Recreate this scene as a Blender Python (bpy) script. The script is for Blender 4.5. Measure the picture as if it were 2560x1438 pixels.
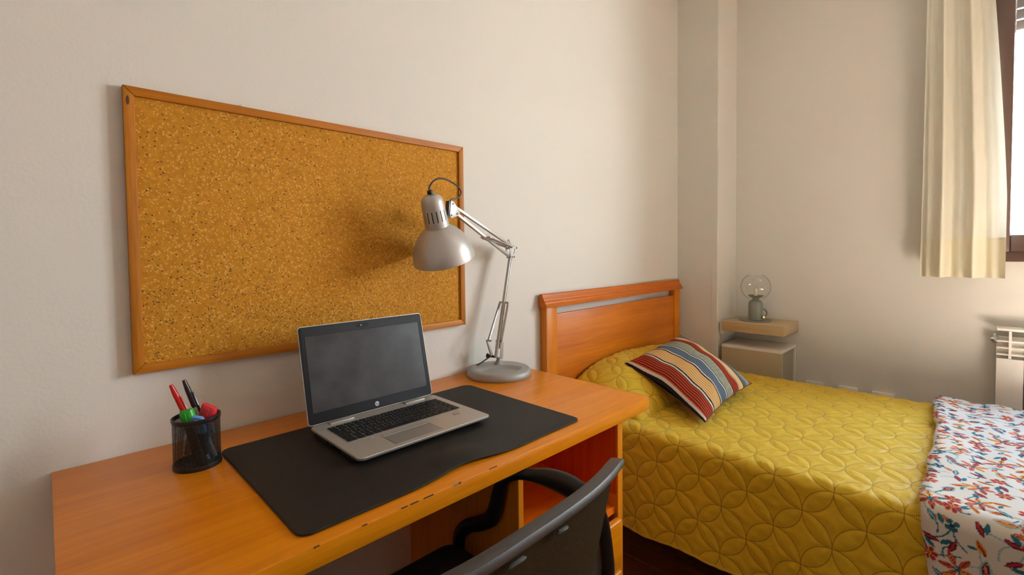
import bpy, bmesh, math, random
import numpy as np
from mathutils import Vector, Matrix

for o in list(bpy.data.objects):
    bpy.data.objects.remove(o)
S = bpy.context.scene
C = S.collection
rnd = random.Random(7)

# ------------------------------------------------------------------ camera
cam_d = bpy.data.cameras.new('camera')
cam = bpy.data.objects.new('camera', cam_d)
C.objects.link(cam)
YAW, PITCH, ROLL = 0.779474, 0.0346185, 0.0114111
fo = Vector((math.sin(YAW)*math.cos(PITCH), math.cos(YAW)*math.cos(PITCH), -math.sin(PITCH)))
ri = Vector((math.cos(YAW), -math.sin(YAW), 0))
dn = fo.cross(ri)
r2 = math.cos(ROLL)*ri + math.sin(ROLL)*dn
d2 = -math.sin(ROLL)*ri + math.cos(ROLL)*dn
mw = Matrix((( r2.x, -d2.x, -fo.x, 0.0), (r2.y, -d2.y, -fo.y, -1.265), (r2.z, -d2.z, -fo.z, 1.166), (0, 0, 0, 1)))
cam.matrix_world = mw
cam_d.sensor_fit = 'HORIZONTAL'
cam_d.sensor_width = 36
cam_d.lens = 1185.63/2560*36
cam_d.shift_y = -(719-666.43)/2560
cam_d.clip_start = 0.02
S.camera = cam

# ------------------------------------------------------------------ world, sun, exposure
W = bpy.data.worlds.new('sky')
S.world = W
W.use_nodes = True
wn, wl = W.node_tree.nodes, W.node_tree.links
wn.clear()
wo = wn.new('ShaderNodeOutputWorld'); bg = wn.new('ShaderNodeBackground')
tc = wn.new('ShaderNodeTexCoord'); sp = wn.new('ShaderNodeSeparateXYZ')
cr = wn.new('ShaderNodeValToRGB')
cr.color_ramp.elements[0].position = 0.0; cr.color_ramp.elements[0].color = (0.80, 0.80, 0.78, 1)
cr.color_ramp.elements[1].position = 0.75; cr.color_ramp.elements[1].color = (0.42, 0.62, 0.95, 1)
e = cr.color_ramp.elements.new(0.12); e.color = (1.0, 1.0, 1.0, 1)
e = cr.color_ramp.elements.new(0.30); e.color = (0.80, 0.92, 1.0, 1)
wl.new(tc.outputs['Generated'], sp.inputs[0]); wl.new(sp.outputs['Z'], cr.inputs[0])
wl.new(cr.outputs[0], bg.inputs[0]); bg.inputs[1].default_value = 14.0
wl.new(bg.outputs[0], wo.inputs[0])

sd = bpy.data.lights.new('sun', 'SUN'); sun = bpy.data.objects.new('sun', sd); C.objects.link(sun)
sd.energy = 115.0; sd.angle = math.radians(1.0); sd.color = (1.0, 0.97, 0.92)
sun.rotation_euler = Vector((-1.0, -0.24, -1.38)).to_track_quat('-Z', 'Y').to_euler()
sun.location = (5, -1, 4)
pd = bpy.data.lights.new('window_portal', 'AREA'); po = bpy.data.objects.new('window_portal', pd); C.objects.link(po)
pd.shape = 'RECTANGLE'; pd.size = 1.6; pd.size_y = 1.3
po.location = (2.93, -1.93, 1.7); po.rotation_euler = Vector((-1, 0, 0)).to_track_quat('-Z', 'Z').to_euler()
pd.cycles.is_portal = True

S.view_settings.view_transform = 'Standard'
S.view_settings.look = 'None'
S.view_settings.gamma = 1.0
S.view_settings.use_curve_mapping = False
S.view_settings.exposure = 1.2
S.cycles.max_bounces = 12
S.cycles.diffuse_bounces = 8
S.cycles.transparent_max_bounces = 16
S.cycles.caustics_reflective = False
S.cycles.caustics_refractive = False
S.cycles.sample_clamp_indirect = 20

# ------------------------------------------------------------------ helpers
def srgb(r, g, b):
    f = lambda c: (c/255/12.92) if c/255 <= 0.04045 else ((c/255+0.055)/1.055)**2.4
    return (f(r), f(g), f(b), 1)

def new_mat(name):
    m = bpy.data.materials.new(name); m.use_nodes = True
    nt = m.node_tree
    b = nt.nodes['Principled BSDF']
    return m, nt, b

def node(nt, t, **kw):
    n = nt.nodes.new(t)
    for k, v in kw.items(): setattr(n, k, v)
    return n

def plain(name, col, rough=0.5, metal=0.0, noise=0.0, nscale=60, bump=0.0, bscale=200, spec=None, coat=0.0):
    m, nt, b = new_mat(name)
    b.inputs['Base Color'].default_value = col
    b.inputs['Roughness'].default_value = rough
    b.inputs['Metallic'].default_value = metal
    if spec is not None: b.inputs['Specular IOR Level'].default_value = spec
    if coat: b.inputs['Coat Weight'].default_value = coat; b.inputs['Coat Roughness'].default_value = 0.15
    t = node(nt, 'ShaderNodeTexCoord')
    if noise:
        n = node(nt, 'ShaderNodeTexNoise'); n.inputs['Scale'].default_value = nscale; n.inputs['Detail'].default_value = 4
        nt.links.new(t.outputs['Object'], n.inputs['Vector'])
        mx = node(nt, 'ShaderNodeMixRGB'); mx.blend_type = 'MIX'
        mx.inputs[1].default_value = tuple(c*(1-noise) for c in col[:3])+(1,)
        mx.inputs[2].default_value = tuple(min(1, c*(1+noise)) for c in col[:3])+(1,)
        nt.links.new(n.outputs[0], mx.inputs[0]); nt.links.new(mx.outputs[0], b.inputs['Base Color'])
    if bump:
        n = node(nt, 'ShaderNodeTexNoise'); n.inputs['Scale'].default_value = bscale; n.inputs['Detail'].default_value = 3
        nt.links.new(t.outputs['Object'], n.inputs['Vector'])
        bp = node(nt, 'ShaderNodeBump'); bp.inputs['Strength'].default_value = bump; bp.inputs['Distance'].default_value = 0.002
        nt.links.new(n.outputs[0], bp.inputs['Height']); nt.links.new(bp.outputs[0], b.inputs['Normal'])
    return m

def wood(name, dark, light, axis='X', rough=0.35, scale=1.0, contrast=1.0, knots=0.0):
    """veneer: stretched noise grain running along an axis"""
    m, nt, b = new_mat(name)
    t = node(nt, 'ShaderNodeTexCoord'); mp = node(nt, 'ShaderNodeMapping')
    nt.links.new(t.outputs['Object'], mp.inputs['Vector'])
    sc = [38*scale]*3; sc['XYZ'.index(axis)] = 1.6*scale
    mp.inputs['Scale'].default_value = sc
    n1 = node(nt, 'ShaderNodeTexNoise'); n1.inputs['Scale'].default_value = 1.0; n1.inputs['Detail'].default_value = 6; n1.inputs['Roughness'].default_value = 0.65
    nt.links.new(mp.outputs[0], n1.inputs['Vector'])
    mp2 = node(nt, 'ShaderNodeMapping'); nt.links.new(t.outputs['Object'], mp2.inputs['Vector'])
    sc2 = [190*scale]*3; sc2['XYZ'.index(axis)] = 9*scale
    mp2.inputs['Scale'].default_value = sc2
    n2 = node(nt, 'ShaderNodeTexNoise'); n2.inputs['Scale'].default_value = 1.0; n2.inputs['Detail'].default_value = 2
    nt.links.new(mp2.outputs[0], n2.inputs['Vector'])
    ad = node(nt, 'ShaderNodeMath', operation='ADD')
    ml = node(nt, 'ShaderNodeMath', operation='MULTIPLY'); ml.inputs[1].default_value = 0.45
    nt.links.new(n2.outputs[0], ml.inputs[0]); nt.links.new(n1.outputs[0], ad.inputs[0]); nt.links.new(ml.outputs[0], ad.inputs[1])
    r = node(nt, 'ShaderNodeValToRGB')
    w = 0.22/contrast
    r.color_ramp.elements[0].position = 0.72-w; r.color_ramp.elements[0].color = dark
    r.color_ramp.elements[1].position = 0.72+w; r.color_ramp.elements[1].color = light
    nt.links.new(ad.outputs[0], r.inputs[0]); nt.links.new(r.outputs[0], b.inputs['Base Color'])
    b.inputs['Roughness'].default_value = rough; b.inputs['Specular IOR Level'].default_value = 0.35
    bp = node(nt, 'ShaderNodeBump'); bp.inputs['Strength'].default_value = 0.12; bp.inputs['Distance'].default_value = 0.001
    nt.links.new(ad.outputs[0], bp.inputs['Height']); nt.links.new(bp.outputs[0], b.inputs['Normal'])
    return m

def world_off(o):
    v = Vector((0, 0, 0))
    while o is not None:
        v += o.location; o = o.parent
    return v

def link(name, me, mat=None, parent=None, loc=None):
    o = bpy.data.objects.new(name, me)
    C.objects.link(o)
    if parent is not None: o.parent = parent
    if loc is not None: o.location = loc
    if mat is not None and hasattr(me, 'materials') and len(me.materials) == 0: me.materials.append(mat)
    return o

def thing(name, label, cat, loc, group=None):
    o = bpy.data.objects.new(name, None); C.objects.link(o)
    o.empty_display_size = 0.05; o.location = loc
    o['label'] = label; o['category'] = cat
    if group: o['group'] = group
    return o

def tag(o, label, cat, group=None):
    o['label'] = label; o['category'] = cat
    if group: o['group'] = group
    return o

class MB:
    """mesh builder working in world coordinates"""
    def __init__(s): s.bm = bmesh.new()
    def box(s, x0, x1, y0, y1, z0, z1, bev=0.0, seg=2, M=None):
        vs = [s.bm.verts.new((x, y, z)) for z in (z0, z1) for y in (y0, y1) for x in (x0, x1)]
        fs = [(0, 2, 3, 1), (4, 5, 7, 6), (0, 1, 5, 4), (2, 6, 7, 3), (0, 4, 6, 2), (1, 3, 7, 5)]
        faces = [s.bm.faces.new([vs[i] for i in f]) for f in fs]
        if M is not None: bmesh.ops.transform(s.bm, matrix=M, verts=vs)
        if bev > 0:
            ed = list({e for f in faces for e in f.edges})
            bmesh.ops.bevel(s.bm, geom=ed, offset=bev, segments=seg, profile=0.5, affect='EDGES')
        return s
    def prism(s, pts, a, n, bev=0.0):
        """pts: list of 3D points of a planar outline; extruded by vector n"""
        n = Vector(n)
        v0 = [s.bm.verts.new(Vector(p)) for p in pts]; v1 = [s.bm.verts.new(Vector(p)+n) for p in pts]
        k = len(pts)
        fs = [s.bm.faces.new(v0[::-1]), s.bm.faces.new(v1)]
        for i in range(k):
            fs.append(s.bm.faces.new((v0[i], v0[(i+1) % k], v1[(i+1) % k], v1[i])))
        if bev > 0:
            ed = list(set(fs[0].edges) | set(fs[1].edges))
            bmesh.ops.bevel(s.bm, geom=ed, offset=bev, segments=2, profile=0.5, affect='EDGES')
        return s
    def tube(s, pts, r, n=12, cap=True, flat=None):
        pts = [Vector(p) for p in pts]
        rs = r if isinstance(r, (list, tuple)) else [r]*len(pts)
        rings = []
        t0 = (pts[1]-pts[0]).normalized()
        ref = Vector((0, 0, 1)) if abs(t0.z) < 0.9 else Vector((1, 0, 0))
        u = t0.cross(ref).normalized()
        for i, p in enumerate(pts):
            if i == 0: t = pts[1]-pts[0]
            elif i == len(pts)-1: t = pts[-1]-pts[-2]
            else: t = (pts[i+1]-pts[i]).normalized()+(pts[i]-pts[i-1]).normalized()
            t.normalize()
            u = (u - t*u.dot(t)).normalized(); v = t.cross(u)
            fu, fv = (1, 1) if flat is None else flat
            rings.append([s.bm.verts.new(p+rs[i]*(fu*math.cos(a)*u+fv*math.sin(a)*v)) for a in [2*math.pi*k/n for k in range(n)]])
        for a, b in zip(rings[:-1], rings[1:]):
            for k in range(n):
                s.bm.faces.new((a[k], a[(k+1) % n], b[(k+1) % n], b[k]))
        if cap:
            s.bm.faces.new(rings[0][::-1]); s.bm.faces.new(rings[-1])
        return s
    def lathe(s, prof, c, ax=(0, 0, 1), n=48, skip=None, close=False):
        """prof: (radius, height along ax)"""
        ax = Vector(ax).normalized(); c = Vector(c)
        ref = Vector((1, 0, 0)) if abs(ax.x) < 0.9 else Vector((0, 1, 0))
        u = ax.cross(ref).normalized(); v = ax.cross(u)
        rings = []
        for (r, h) in prof:
            if r < 1e-6: rings.append([s.bm.verts.new(c+ax*h)])
            else: rings.append([s.bm.verts.new(c+ax*h+r*(math.cos(2*math.pi*k/n)*u+math.sin(2*math.pi*k/n)*v)) for k in range(n)])
        for j, (a, b) in enumerate(zip(rings[:-1], rings[1:])):
            for k in range(n):
                if skip and skip(j, k): continue
                k2 = (k+1) % n
                if len(a) == 1 and len(b) == 1: continue
                if len(a) == 1: s.bm.faces.new((a[0], b[k], b[k2]))
                elif len(b) == 1: s.bm.faces.new((a[k], b[0], a[k2]))
                else: s.bm.faces.new((a[k], b[k], b[k2], a[k2]))
        return s
    def build(s, name, mat, parent=None, smooth=False, angle=35):
        off = world_off(parent) if parent is not None else Vector((0, 0, 0))
        bmesh.ops.translate(s.bm, vec=-off, verts=s.bm.verts)
        bmesh.ops.recalc_face_normals(s.bm, faces=s.bm.faces)
        me = bpy.data.meshes.new(name); s.bm.to_mesh(me); s.bm.free()
        if smooth:
            me.polygons.foreach_set('use_smooth', [True]*len(me.polygons))
            try: me.set_sharp_from_angle(angle=math.radians(angle))
            except Exception: pass
        return link(name, me, mat, parent)

def text_obj(name, curve):
    t_ = bpy.data.objects.new(name, curve)
    me = bpy.data.meshes.new_from_object(t_)
    bpy.data.objects.remove(t_)
    return link(name, me)

def grid_mesh(name, P, mat, parent=None, uv=None, col=None, cyclic=False, smooth=True):
    n, m = P.shape[:2]
    off = np.array(world_off(parent)) if parent is not None else np.zeros(3)
    me = bpy.data.meshes.new(name)
    idx = np.arange(n*m).reshape(n, m)
    q = np.stack([idx[:-1, :-1], idx[1:, :-1], idx[1:, 1:], idx[:-1, 1:]], -1).reshape(-1, 4)
    me.vertices.add(n*m); me.vertices.foreach_set('co', (P.reshape(-1, 3)-off).astype(np.float32).ravel())
    me.loops.add(q.size); me.loops.foreach_set('vertex_index', q.ravel().astype(np.int32))
    me.polygons.add(len(q)); me.polygons.foreach_set('loop_start', np.arange(0, q.size, 4, dtype=np.int32))
    me.polygons.foreach_set('loop_total', np.full(len(q), 4, dtype=np.int32))
    me.update(calc_edges=True); me.validate()
    if uv is not None:
        l = me.uv_layers.new(name='UVMap'); l.data.foreach_set('uv', uv.reshape(-1, 2)[q.ravel()].astype(np.float32).ravel())
    if col is not None:
        a = me.color_attributes.new(name='Col', type='FLOAT_COLOR', domain='POINT')
        cc = np.concatenate([col.reshape(-1, 3), np.ones((n*m, 1))], 1)
        a.data.foreach_set('color', cc.astype(np.float32).ravel())
    if smooth: me.polygons.foreach_set('use_smooth', np.ones(len(q), dtype=bool))
    return link(name, me, mat, parent)

def spline(pts, k=8):
    """Catmull-Rom through points"""
    P = [Vector(p) for p in pts]; P = [2*P[0]-P[1]]+P+[2*P[-1]-P[-2]]
    out = []
    for i in range(1, len(P)-2):
        for j in range(k):
            t = j/k
            out.append(0.5*((2*P[i])+(-P[i-1]+P[i+1])*t+(2*P[i-1]-5*P[i]+4*P[i+1]-P[i+2])*t*t+(-P[i-1]+3*P[i]-3*P[i+1]+P[i+2])*t**3))
    out.append(P[-2]); return out

def rrect(x0, x1, y0, y1, r, z, k=5):
    pts = []
    for cx, cy, a0 in ((x1-r, y1-r, 0), (x0+r, y1-r, 90), (x0+r, y0+r, 180), (x1-r, y0+r, 270)):
        for j in range(k+1):
            a = math.radians(a0+90*j/k); pts.append((cx+r*math.cos(a), cy+r*math.sin(a), z))
    return pts

# ------------------------------------------------------------------ materials
def wall_mat(name, col):
    m, nt, b = new_mat(name)
    b.inputs['Base Color'].default_value = col; b.inputs['Roughness'].default_value = 0.85
    t = node(nt, 'ShaderNodeTexCoord')
    n = node(nt, 'ShaderNodeTexNoise'); n.inputs['Scale'].default_value = 140; n.inputs['Detail'].default_value = 3
    n2 = node(nt, 'ShaderNodeTexNoise'); n2.inputs['Scale'].default_value = 1.3; n2.inputs['Detail'].default_value = 2
    nt.links.new(t.outputs['Object'], n.inputs['Vector']); nt.links.new(t.outputs['Object'], n2.inputs['Vector'])
    bp = node(nt, 'ShaderNodeBump'); bp.inputs['Strength'].default_value = 0.35; bp.inputs['Distance'].default_value = 0.0012
    nt.links.new(n.outputs[0], bp.inputs['Height']); nt.links.new(bp.outputs[0], b.inputs['Normal'])
    mx = node(nt, 'ShaderNodeMixRGB'); mx.inputs[1].default_value = col
    mx.inputs[2].default_value = tuple(c*0.95 for c in col[:3])+(1,)
    nt.links.new(n2.outputs[0], mx.inputs[0]); nt.links.new(mx.outputs[0], b.inputs['Base Color'])
    return m
M_wall = wall_mat('wall_paint', (0.715, 0.700, 0.650, 1))
M_ceil = wall_mat('ceiling_paint', (0.74, 0.71, 0.65, 1))
OD, OL = (0.58, 0.165, 0.002, 1), (0.74, 0.250, 0.005, 1)
M_deskx = wood('desk_veneer', OD, OL, 'X', 0.30, 1.0)
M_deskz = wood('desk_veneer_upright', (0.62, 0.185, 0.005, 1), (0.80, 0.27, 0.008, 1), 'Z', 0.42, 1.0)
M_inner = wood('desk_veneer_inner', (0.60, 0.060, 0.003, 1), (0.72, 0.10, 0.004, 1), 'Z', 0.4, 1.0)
M_bedx = wood('cherry_headboard', (0.52, 0.125, 0.002, 1), (0.70, 0.215, 0.004, 1), 'X', 0.36, 0.8)
M_bedz = wood('cherry_post', (0.58, 0.165, 0.003, 1), (0.74, 0.25, 0.005, 1), 'Z', 0.33, 0.8)
M_cap = wood('cherry_cap', (0.46, 0.095, 0.002, 1), (0.62, 0.165, 0.004, 1), 'X', 0.4, 0.8)
M_pine_x = wood('pine_frame', (0.36, 0.105, 0.002, 1), (0.54, 0.195, 0.003, 1), 'X', 0.5, 1.3)
M_pine_z = wood('pine_frame_upright', (0.30, 0.095, 0.002, 1), (0.54, 0.200, 0.003, 1), 'Z', 0.5, 1.3)
M_floor = wood('floor_board', (0.10, 0.028, 0.008, 1), (0.24, 0.075, 0.020, 1), 'Y', 0.3, 0.7)
M_oak = wood('pale_oak', (0.47, 0.34, 0.18, 1), (0.58, 0.44, 0.26, 1), 'Y', 0.45, 1.0)
M_gap = plain('dark_gap', (0.01, 0.006, 0.004, 1), 0.8)
M_black = plain('black_plastic', (0.013, 0.012, 0.012, 1), 0.36, spec=0.4, noise=0.25, nscale=300)
M_dusty = plain('dusty_black_plastic', (0.040, 0.037, 0.034, 1), 0.42, noise=0.35, nscale=400, bump=0.2, bscale=900)
M_seat = plain('black_seat_cloth', (0.008, 0.008, 0.009, 1), 0.95, bump=0.5, bscale=900)
M_white = plain('white_lacquer', (0.76, 0.74, 0.68, 1), 0.35)
M_rad = plain('radiator_enamel', (0.80, 0.78, 0.73, 1), 0.5)
M_steel = plain('steel', (0.55, 0.54, 0.52, 1), 0.3, metal=1.0)
M_lampgrey = plain('silver_lamp_paint', (0.50, 0.48, 0.45, 1), 0.40, metal=0.5, noise=0.08, nscale=500)
M_lampdark = plain('lamp_rivet', (0.12, 0.11, 0.10, 1), 0.4, metal=0.8)
M_lampbase = plain('grey_lamp_base', (0.33, 0.32, 0.29, 1), 0.45, metal=0.2, noise=0.12, nscale=900, bump=0.15, bscale=1200)
M_lapsil = plain('laptop_aluminium', (0.50, 0.465, 0.41, 1), 0.42, metal=0.55, noise=0.05, nscale=900)
M_bezel = plain('laptop_bezel', (0.014, 0.014, 0.016, 1), 0.55, spec=0.25, bump=0.1, bscale=1500)
M_key = plain('laptop_key', (0.006, 0.006, 0.0065, 1), 0.5, spec=0.3)
M_legend = plain('key_legend', (0.42, 0.42, 0.42, 1), 0.6)
M_sage = plain('sage_enamel', (0.24, 0.28, 0.235, 1), 0.3)
M_brass = plain('brass', (0.55, 0.34, 0.08, 1), 0.25, metal=1.0)
M_frame = plain('brown_window_frame', (0.095, 0.050, 0.034, 1), 0.35, noise=0.1, nscale=20)
M_shut = plain('shutter_slat', (0.32, 0.32, 0.31, 1), 0.5)
M_meshcup = plain('black_wire_mesh', (0.006, 0.006, 0.007, 1), 0.35)

# screen: black glass with the faint reflected haze mottled into its colour
M_screen, nt, b = new_mat('laptop_screen')
b.inputs['Roughness'].default_value = 0.34
t = node(nt, 'ShaderNodeTexCoord'); n = node(nt, 'ShaderNodeTexNoise'); n.inputs['Scale'].default_value = 14; n.inputs['Detail'].default_value = 5
nt.links.new(t.outputs['Object'], n.inputs['Vector'])
r = node(nt, 'ShaderNodeValToRGB'); r.color_ramp.elements[0].position = 0.38; r.color_ramp.elements[0].color = (0.012, 0.012, 0.013, 1)
r.color_ramp.elements[1].position = 0.75; r.color_ramp.elements[1].color = (0.040, 0.043, 0.047, 1)
nt.links.new(n.outputs[0], r.inputs[0]); nt.links.new(r.outputs[0], b.inputs['Base Color'])

# mat
M_mat = plain('charcoal_leatherette', (0.018, 0.015, 0.012, 1), 0.5, spec=0.22, noise=0.25, nscale=30, bump=0.35, bscale=700)

# cork
M_cork, nt, b = new_mat('cork')
t = node(nt, 'ShaderNodeTexCoord')
v1 = node(nt, 'ShaderNodeTexVoronoi'); v1.inputs['Scale'].default_value = 330
v2 = node(nt, 'ShaderNodeTexVoronoi'); v2.inputs['Scale'].default_value = 210
nb = node(nt, 'ShaderNodeTexNoise'); nb.inputs['Scale'].default_value = 3.0; nb.inputs['Detail'].default_value = 3
nf = node(nt, 'ShaderNodeTexNoise'); nf.inputs['Scale'].default_value = 120; nf.inputs['Detail'].default_value = 4
for q in (v1, v2, nb, nf): nt.links.new(t.outputs['Object'], q.inputs['Vector'])
r0 = node(nt, 'ShaderNodeValToRGB')
r0.color_ramp.elements[0].position = 0.33; r0.color_ramp.elements[0].color = (0.44, 0.180, 0.003, 1)
r0.color_ramp.elements[1].position = 0.68; r0.color_ramp.elements[1].color = (0.56, 0.250, 0.008, 1)
nt.links.new(nf.outputs[0], r0.inputs[0])
sep1 = node(nt, 'ShaderNodeSeparateXYZ'); nt.links.new(v1.outputs['Color'], sep1.inputs[0])
sep2 = node(nt, 'ShaderNodeSeparateXYZ'); nt.links.new(v2.outputs['Color'], sep2.inputs[0])
# light flecks
th = node(nt, 'ShaderNodeMath', operation='MULTIPLY_ADD'); th.inputs[1].default_value = -0.35; th.inputs[2].default_value = 1.05
nt.links.new(nb.outputs[0], th.inputs[0])
gl = node(nt, 'ShaderNodeMath', operation='GREATER_THAN'); nt.links.new(sep1.outputs[0], gl.inputs[0]); nt.links.new(th.outputs[0], gl.inputs[1])
ml = node(nt, 'ShaderNodeMixRGB'); ml.inputs[2].default_value = (0.78, 0.42, 0.09, 1)
gm = node(nt, 'ShaderNodeMath', operation='MULTIPLY'); gm.inputs[1].default_value = 0.6; nt.links.new(gl.outputs[0], gm.inputs[0])
nt.links.new(gm.outputs[0], ml.inputs[0]); nt.links.new(r0.outputs[0], ml.inputs[1])
# dark flecks, thicker towards the lower edge to paint in the laptop's shadow
spz = node(nt, 'ShaderNodeSeparateXYZ'); nt.links.new(t.outputs['Object'], spz.inputs[0])
dx = node(nt, 'ShaderNodeMath', operation='MULTIPLY_ADD'); dx.inputs[1].default_value = 3.4; dx.inputs[2].default_value = -0.42
nt.links.new(spz.outputs['X'], dx.inputs[0])
dx2 = node(nt, 'ShaderNodeMath', operation='POWER'); dx2.inputs[1].default_value = 2.0
dxa = node(nt, 'ShaderNodeMath', operation='ABSOLUTE'); nt.links.new(dx.outputs[0], dxa.inputs[0]); nt.links.new(dxa.outputs[0], dx2.inputs[0])
dz = node(nt, 'ShaderNodeMath', operation='MULTIPLY'); dz.inputs[1].default_value = 7.5; nt.links.new(spz.outputs['Z'], dz.inputs[0])
dz2 = node(nt, 'ShaderNodeMath', operation='MULTIPLY'); nt.links.new(dz.outputs[0], dz2.inputs[0]); nt.links.new(dz.outputs[0], dz2.inputs[1])
da = node(nt, 'ShaderNodeMath', operation='ADD'); nt.links.new(dx2.outputs[0], da.inputs[0]); nt.links.new(dz2.outputs[0], da.inputs[1])
dm = node(nt, 'ShaderNodeMapRange'); dm.inputs['From Min'].default_value = 0.15; dm.inputs['From Max'].default_value = 2.2
dm.inputs['To Min'].default_value = 0.70; dm.inputs['To Max'].default_value = 0.965
nt.links.new(da.outputs[0], dm.inputs['Value'])
gd = node(nt, 'ShaderNodeMath', operation='GREATER_THAN'); nt.links.new(sep2.outputs[1], gd.inputs[0]); nt.links.new(dm.outputs[0], gd.inputs[1])
gd2 = node(nt, 'ShaderNodeMath', operation='LESS_THAN'); gd2.inputs[1].default_value = 0.42; nt.links.new(v2.outputs['Distance'], gd2.inputs[0])
gdm = node(nt, 'ShaderNodeMath', operation='MULTIPLY'); nt.links.new(gd.outputs[0], gdm.inputs[0]); nt.links.new(gd2.outputs[0], gdm.inputs[1])
gdx = node(nt, 'ShaderNodeMath', operation='MULTIPLY'); gdx.inputs[1].default_value = 0.8; nt.links.new(gdm.outputs[0], gdx.inputs[0])
md = node(nt, 'ShaderNodeMixRGB'); md.inputs[2].default_value = (0.06, 0.022, 0.004, 1)
nt.links.new(gdx.outputs[0], md.inputs[0]); nt.links.new(ml.outputs[0], md.inputs[1])
nt.links.new(md.outputs[0], b.inputs['Base Color']); b.inputs['Roughness'].default_value = 0.85
bp = node(nt, 'ShaderNodeBump'); bp.inputs['Strength'].default_value = 0.4; bp.inputs['Distance'].default_value = 0.001
nt.links.new(v1.outputs['Distance'], bp.inputs['Height']); nt.links.new(bp.outputs[0], b.inputs['Normal'])

# glass
def glass_mat(name, tint, k):
    m = bpy.data.materials.new(name); m.use_nodes = True; nt = m.node_tree; nt.nodes.clear()
    o = node(nt, 'ShaderNodeOutputMaterial'); tr = node(nt, 'ShaderNodeBsdfTransparent'); gl = node(nt, 'ShaderNodeBsdfGlossy')
    fr = node(nt, 'ShaderNodeLayerWeight'); fr.inputs['Blend'].default_value = k
    mx = node(nt, 'ShaderNodeMixShader'); tr.inputs[0].default_value = tint; gl.inputs['Roughness'].default_value = 0.02
    mm = node(nt, 'ShaderNodeMath', operation='MULTIPLY_ADD'); mm.inputs[1].default_value = 0.8; mm.inputs[2].default_value = 0.045
    nt.links.new(fr.outputs['Fresnel'], mm.inputs[0]); nt.links.new(mm.outputs[0], mx.inputs[0])
    nt.links.new(tr.outputs[0], mx.inputs[1]); nt.links.new(gl.outputs[0], mx.inputs[2]); nt.links.new(mx.outputs[0], o.inputs[0])
    return m
M_pane = glass_mat('window_glass', (0.97, 0.99, 1.0, 1), 0.06)
M_globe = glass_mat('globe_glass', (0.995, 0.995, 0.99, 1), 0.05)

def cloth_thin(name, col, transl, see):
    m = bpy.data.materials.new(name); m.use_nodes = True; nt = m.node_tree; nt.nodes.clear()
    o = node(nt, 'ShaderNodeOutputMaterial'); d = node(nt, 'ShaderNodeBsdfDiffuse'); tl = node(nt, 'ShaderNodeBsdfTranslucent'); tp = node(nt, 'ShaderNodeBsdfTransparent')
    d.inputs[0].default_value = col; tl.inputs[0].default_value = col
    t = node(nt, 'ShaderNodeTexCoord'); n = node(nt, 'ShaderNodeTexNoise'); n.inputs['Scale'].default_value = 700
    nt.links.new(t.outputs['Object'], n.inputs['Vector'])
    bp = node(nt, 'ShaderNodeBump'); bp.inputs['Strength'].default_value = 0.15; bp.inputs['Distance'].default_value = 0.001
    nt.links.new(n.outputs[0], bp.inputs['Height']); nt.links.new(bp.outputs[0], d.inputs['Normal'])
    a = node(nt, 'ShaderNodeMixShader'); a.inputs[0].default_value = transl
    c = node(nt, 'ShaderNodeMixShader'); c.inputs[0].default_value = see
    nt.links.new(d.outputs[0], a.inputs[1]); nt.links.new(tl.outputs[0], a.inputs[2])
    nt.links.new(a.outputs[0], c.inputs[1]); nt.links.new(tp.outputs[0], c.inputs[2]); nt.links.new(c.outputs[0], o.inputs[0])
    return m
M_sheer = cloth_thin('sheer_curtain', (0.80, 0.78, 0.68, 1), 0.10, 0.015)
M_hem = cloth_thin('curtain_hem_cloth', (0.80, 0.76, 0.60, 1), 0.08, 0.0)

# quilted yellow cover: lens stitching
QS = 0.1003
M_quilt, nt, b = new_mat('yellow_quilt')
uvn = node(nt, 'ShaderNodeUVMap'); sx = node(nt, 'ShaderNodeSeparateXYZ'); nt.links.new(uvn.outputs[0], sx.inputs[0])
def M_(op, a, bb=None, c=None):
    q = node(nt, 'ShaderNodeMath', operation=op)
    for i, v in enumerate((a, bb, c)):
        if v is None: continue
        if isinstance(v, (int, float)): q.inputs[i].default_value = v
        else: nt.links.new(v, q.inputs[i])
    return q.outputs[0]
gx = M_('ABSOLUTE', M_('SUBTRACT', M_('FRACT', sx.outputs[0]), 0.5))
gy = M_('ABSOLUTE', M_('SUBTRACT', M_('FRACT', sx.outputs[1]), 0.5))
def ln(a, bb): return M_('SQRT', M_('ADD', M_('MULTIPLY', a, a), M_('MULTIPLY', bb, bb)))
rx1 = M_('SUBTRACT', 1.0, gx); ry1 = M_('SUBTRACT', 1.0, gy)
dA = M_('ABSOLUTE', M_('SUBTRACT', ln(rx1, gy), 0.70711))
dB = M_('ABSOLUTE', M_('SUBTRACT', ln(gx, ry1), 0.70711))
dmin = M_('MINIMUM', dA, dB)
angA = M_('ARCTAN2', gy, rx1); angB = M_('ARCTAN2', gx, ry1)
useA = M_('LESS_THAN', dA, dB)
ang = M_('ADD', M_('MULTIPLY', angA, useA), M_('MULTIPLY', angB, M_('SUBTRACT', 1.0, useA)))
dash = M_('GREATER_THAN', M_('SINE', M_('MULTIPLY', ang, 110.0)), -0.2)
line = M_('MULTIPLY', M_('LESS_THAN', dmin, 0.013), M_('MULTIPLY_ADD', dash, 0.75, 0.1))
t = node(nt, 'ShaderNodeTexCoord'); n = node(nt, 'ShaderNodeTexNoise'); n.inputs['Scale'].default_value = 9; n.inputs['Detail'].default_value = 3
nt.links.new(t.outputs['Object'], n.inputs['Vector'])
mc = node(nt, 'ShaderNodeMixRGB'); mc.inputs[1].default_value = (0.60, 0.385, 0.008, 1); mc.inputs[2].default_value = (0.66, 0.43, 0.012, 1)
nt.links.new(n.outputs[0], mc.inputs[0])
ms = node(nt, 'ShaderNodeMixRGB'); ms.inputs[2].default_value = (0.16, 0.075, 0.006, 1)
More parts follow.
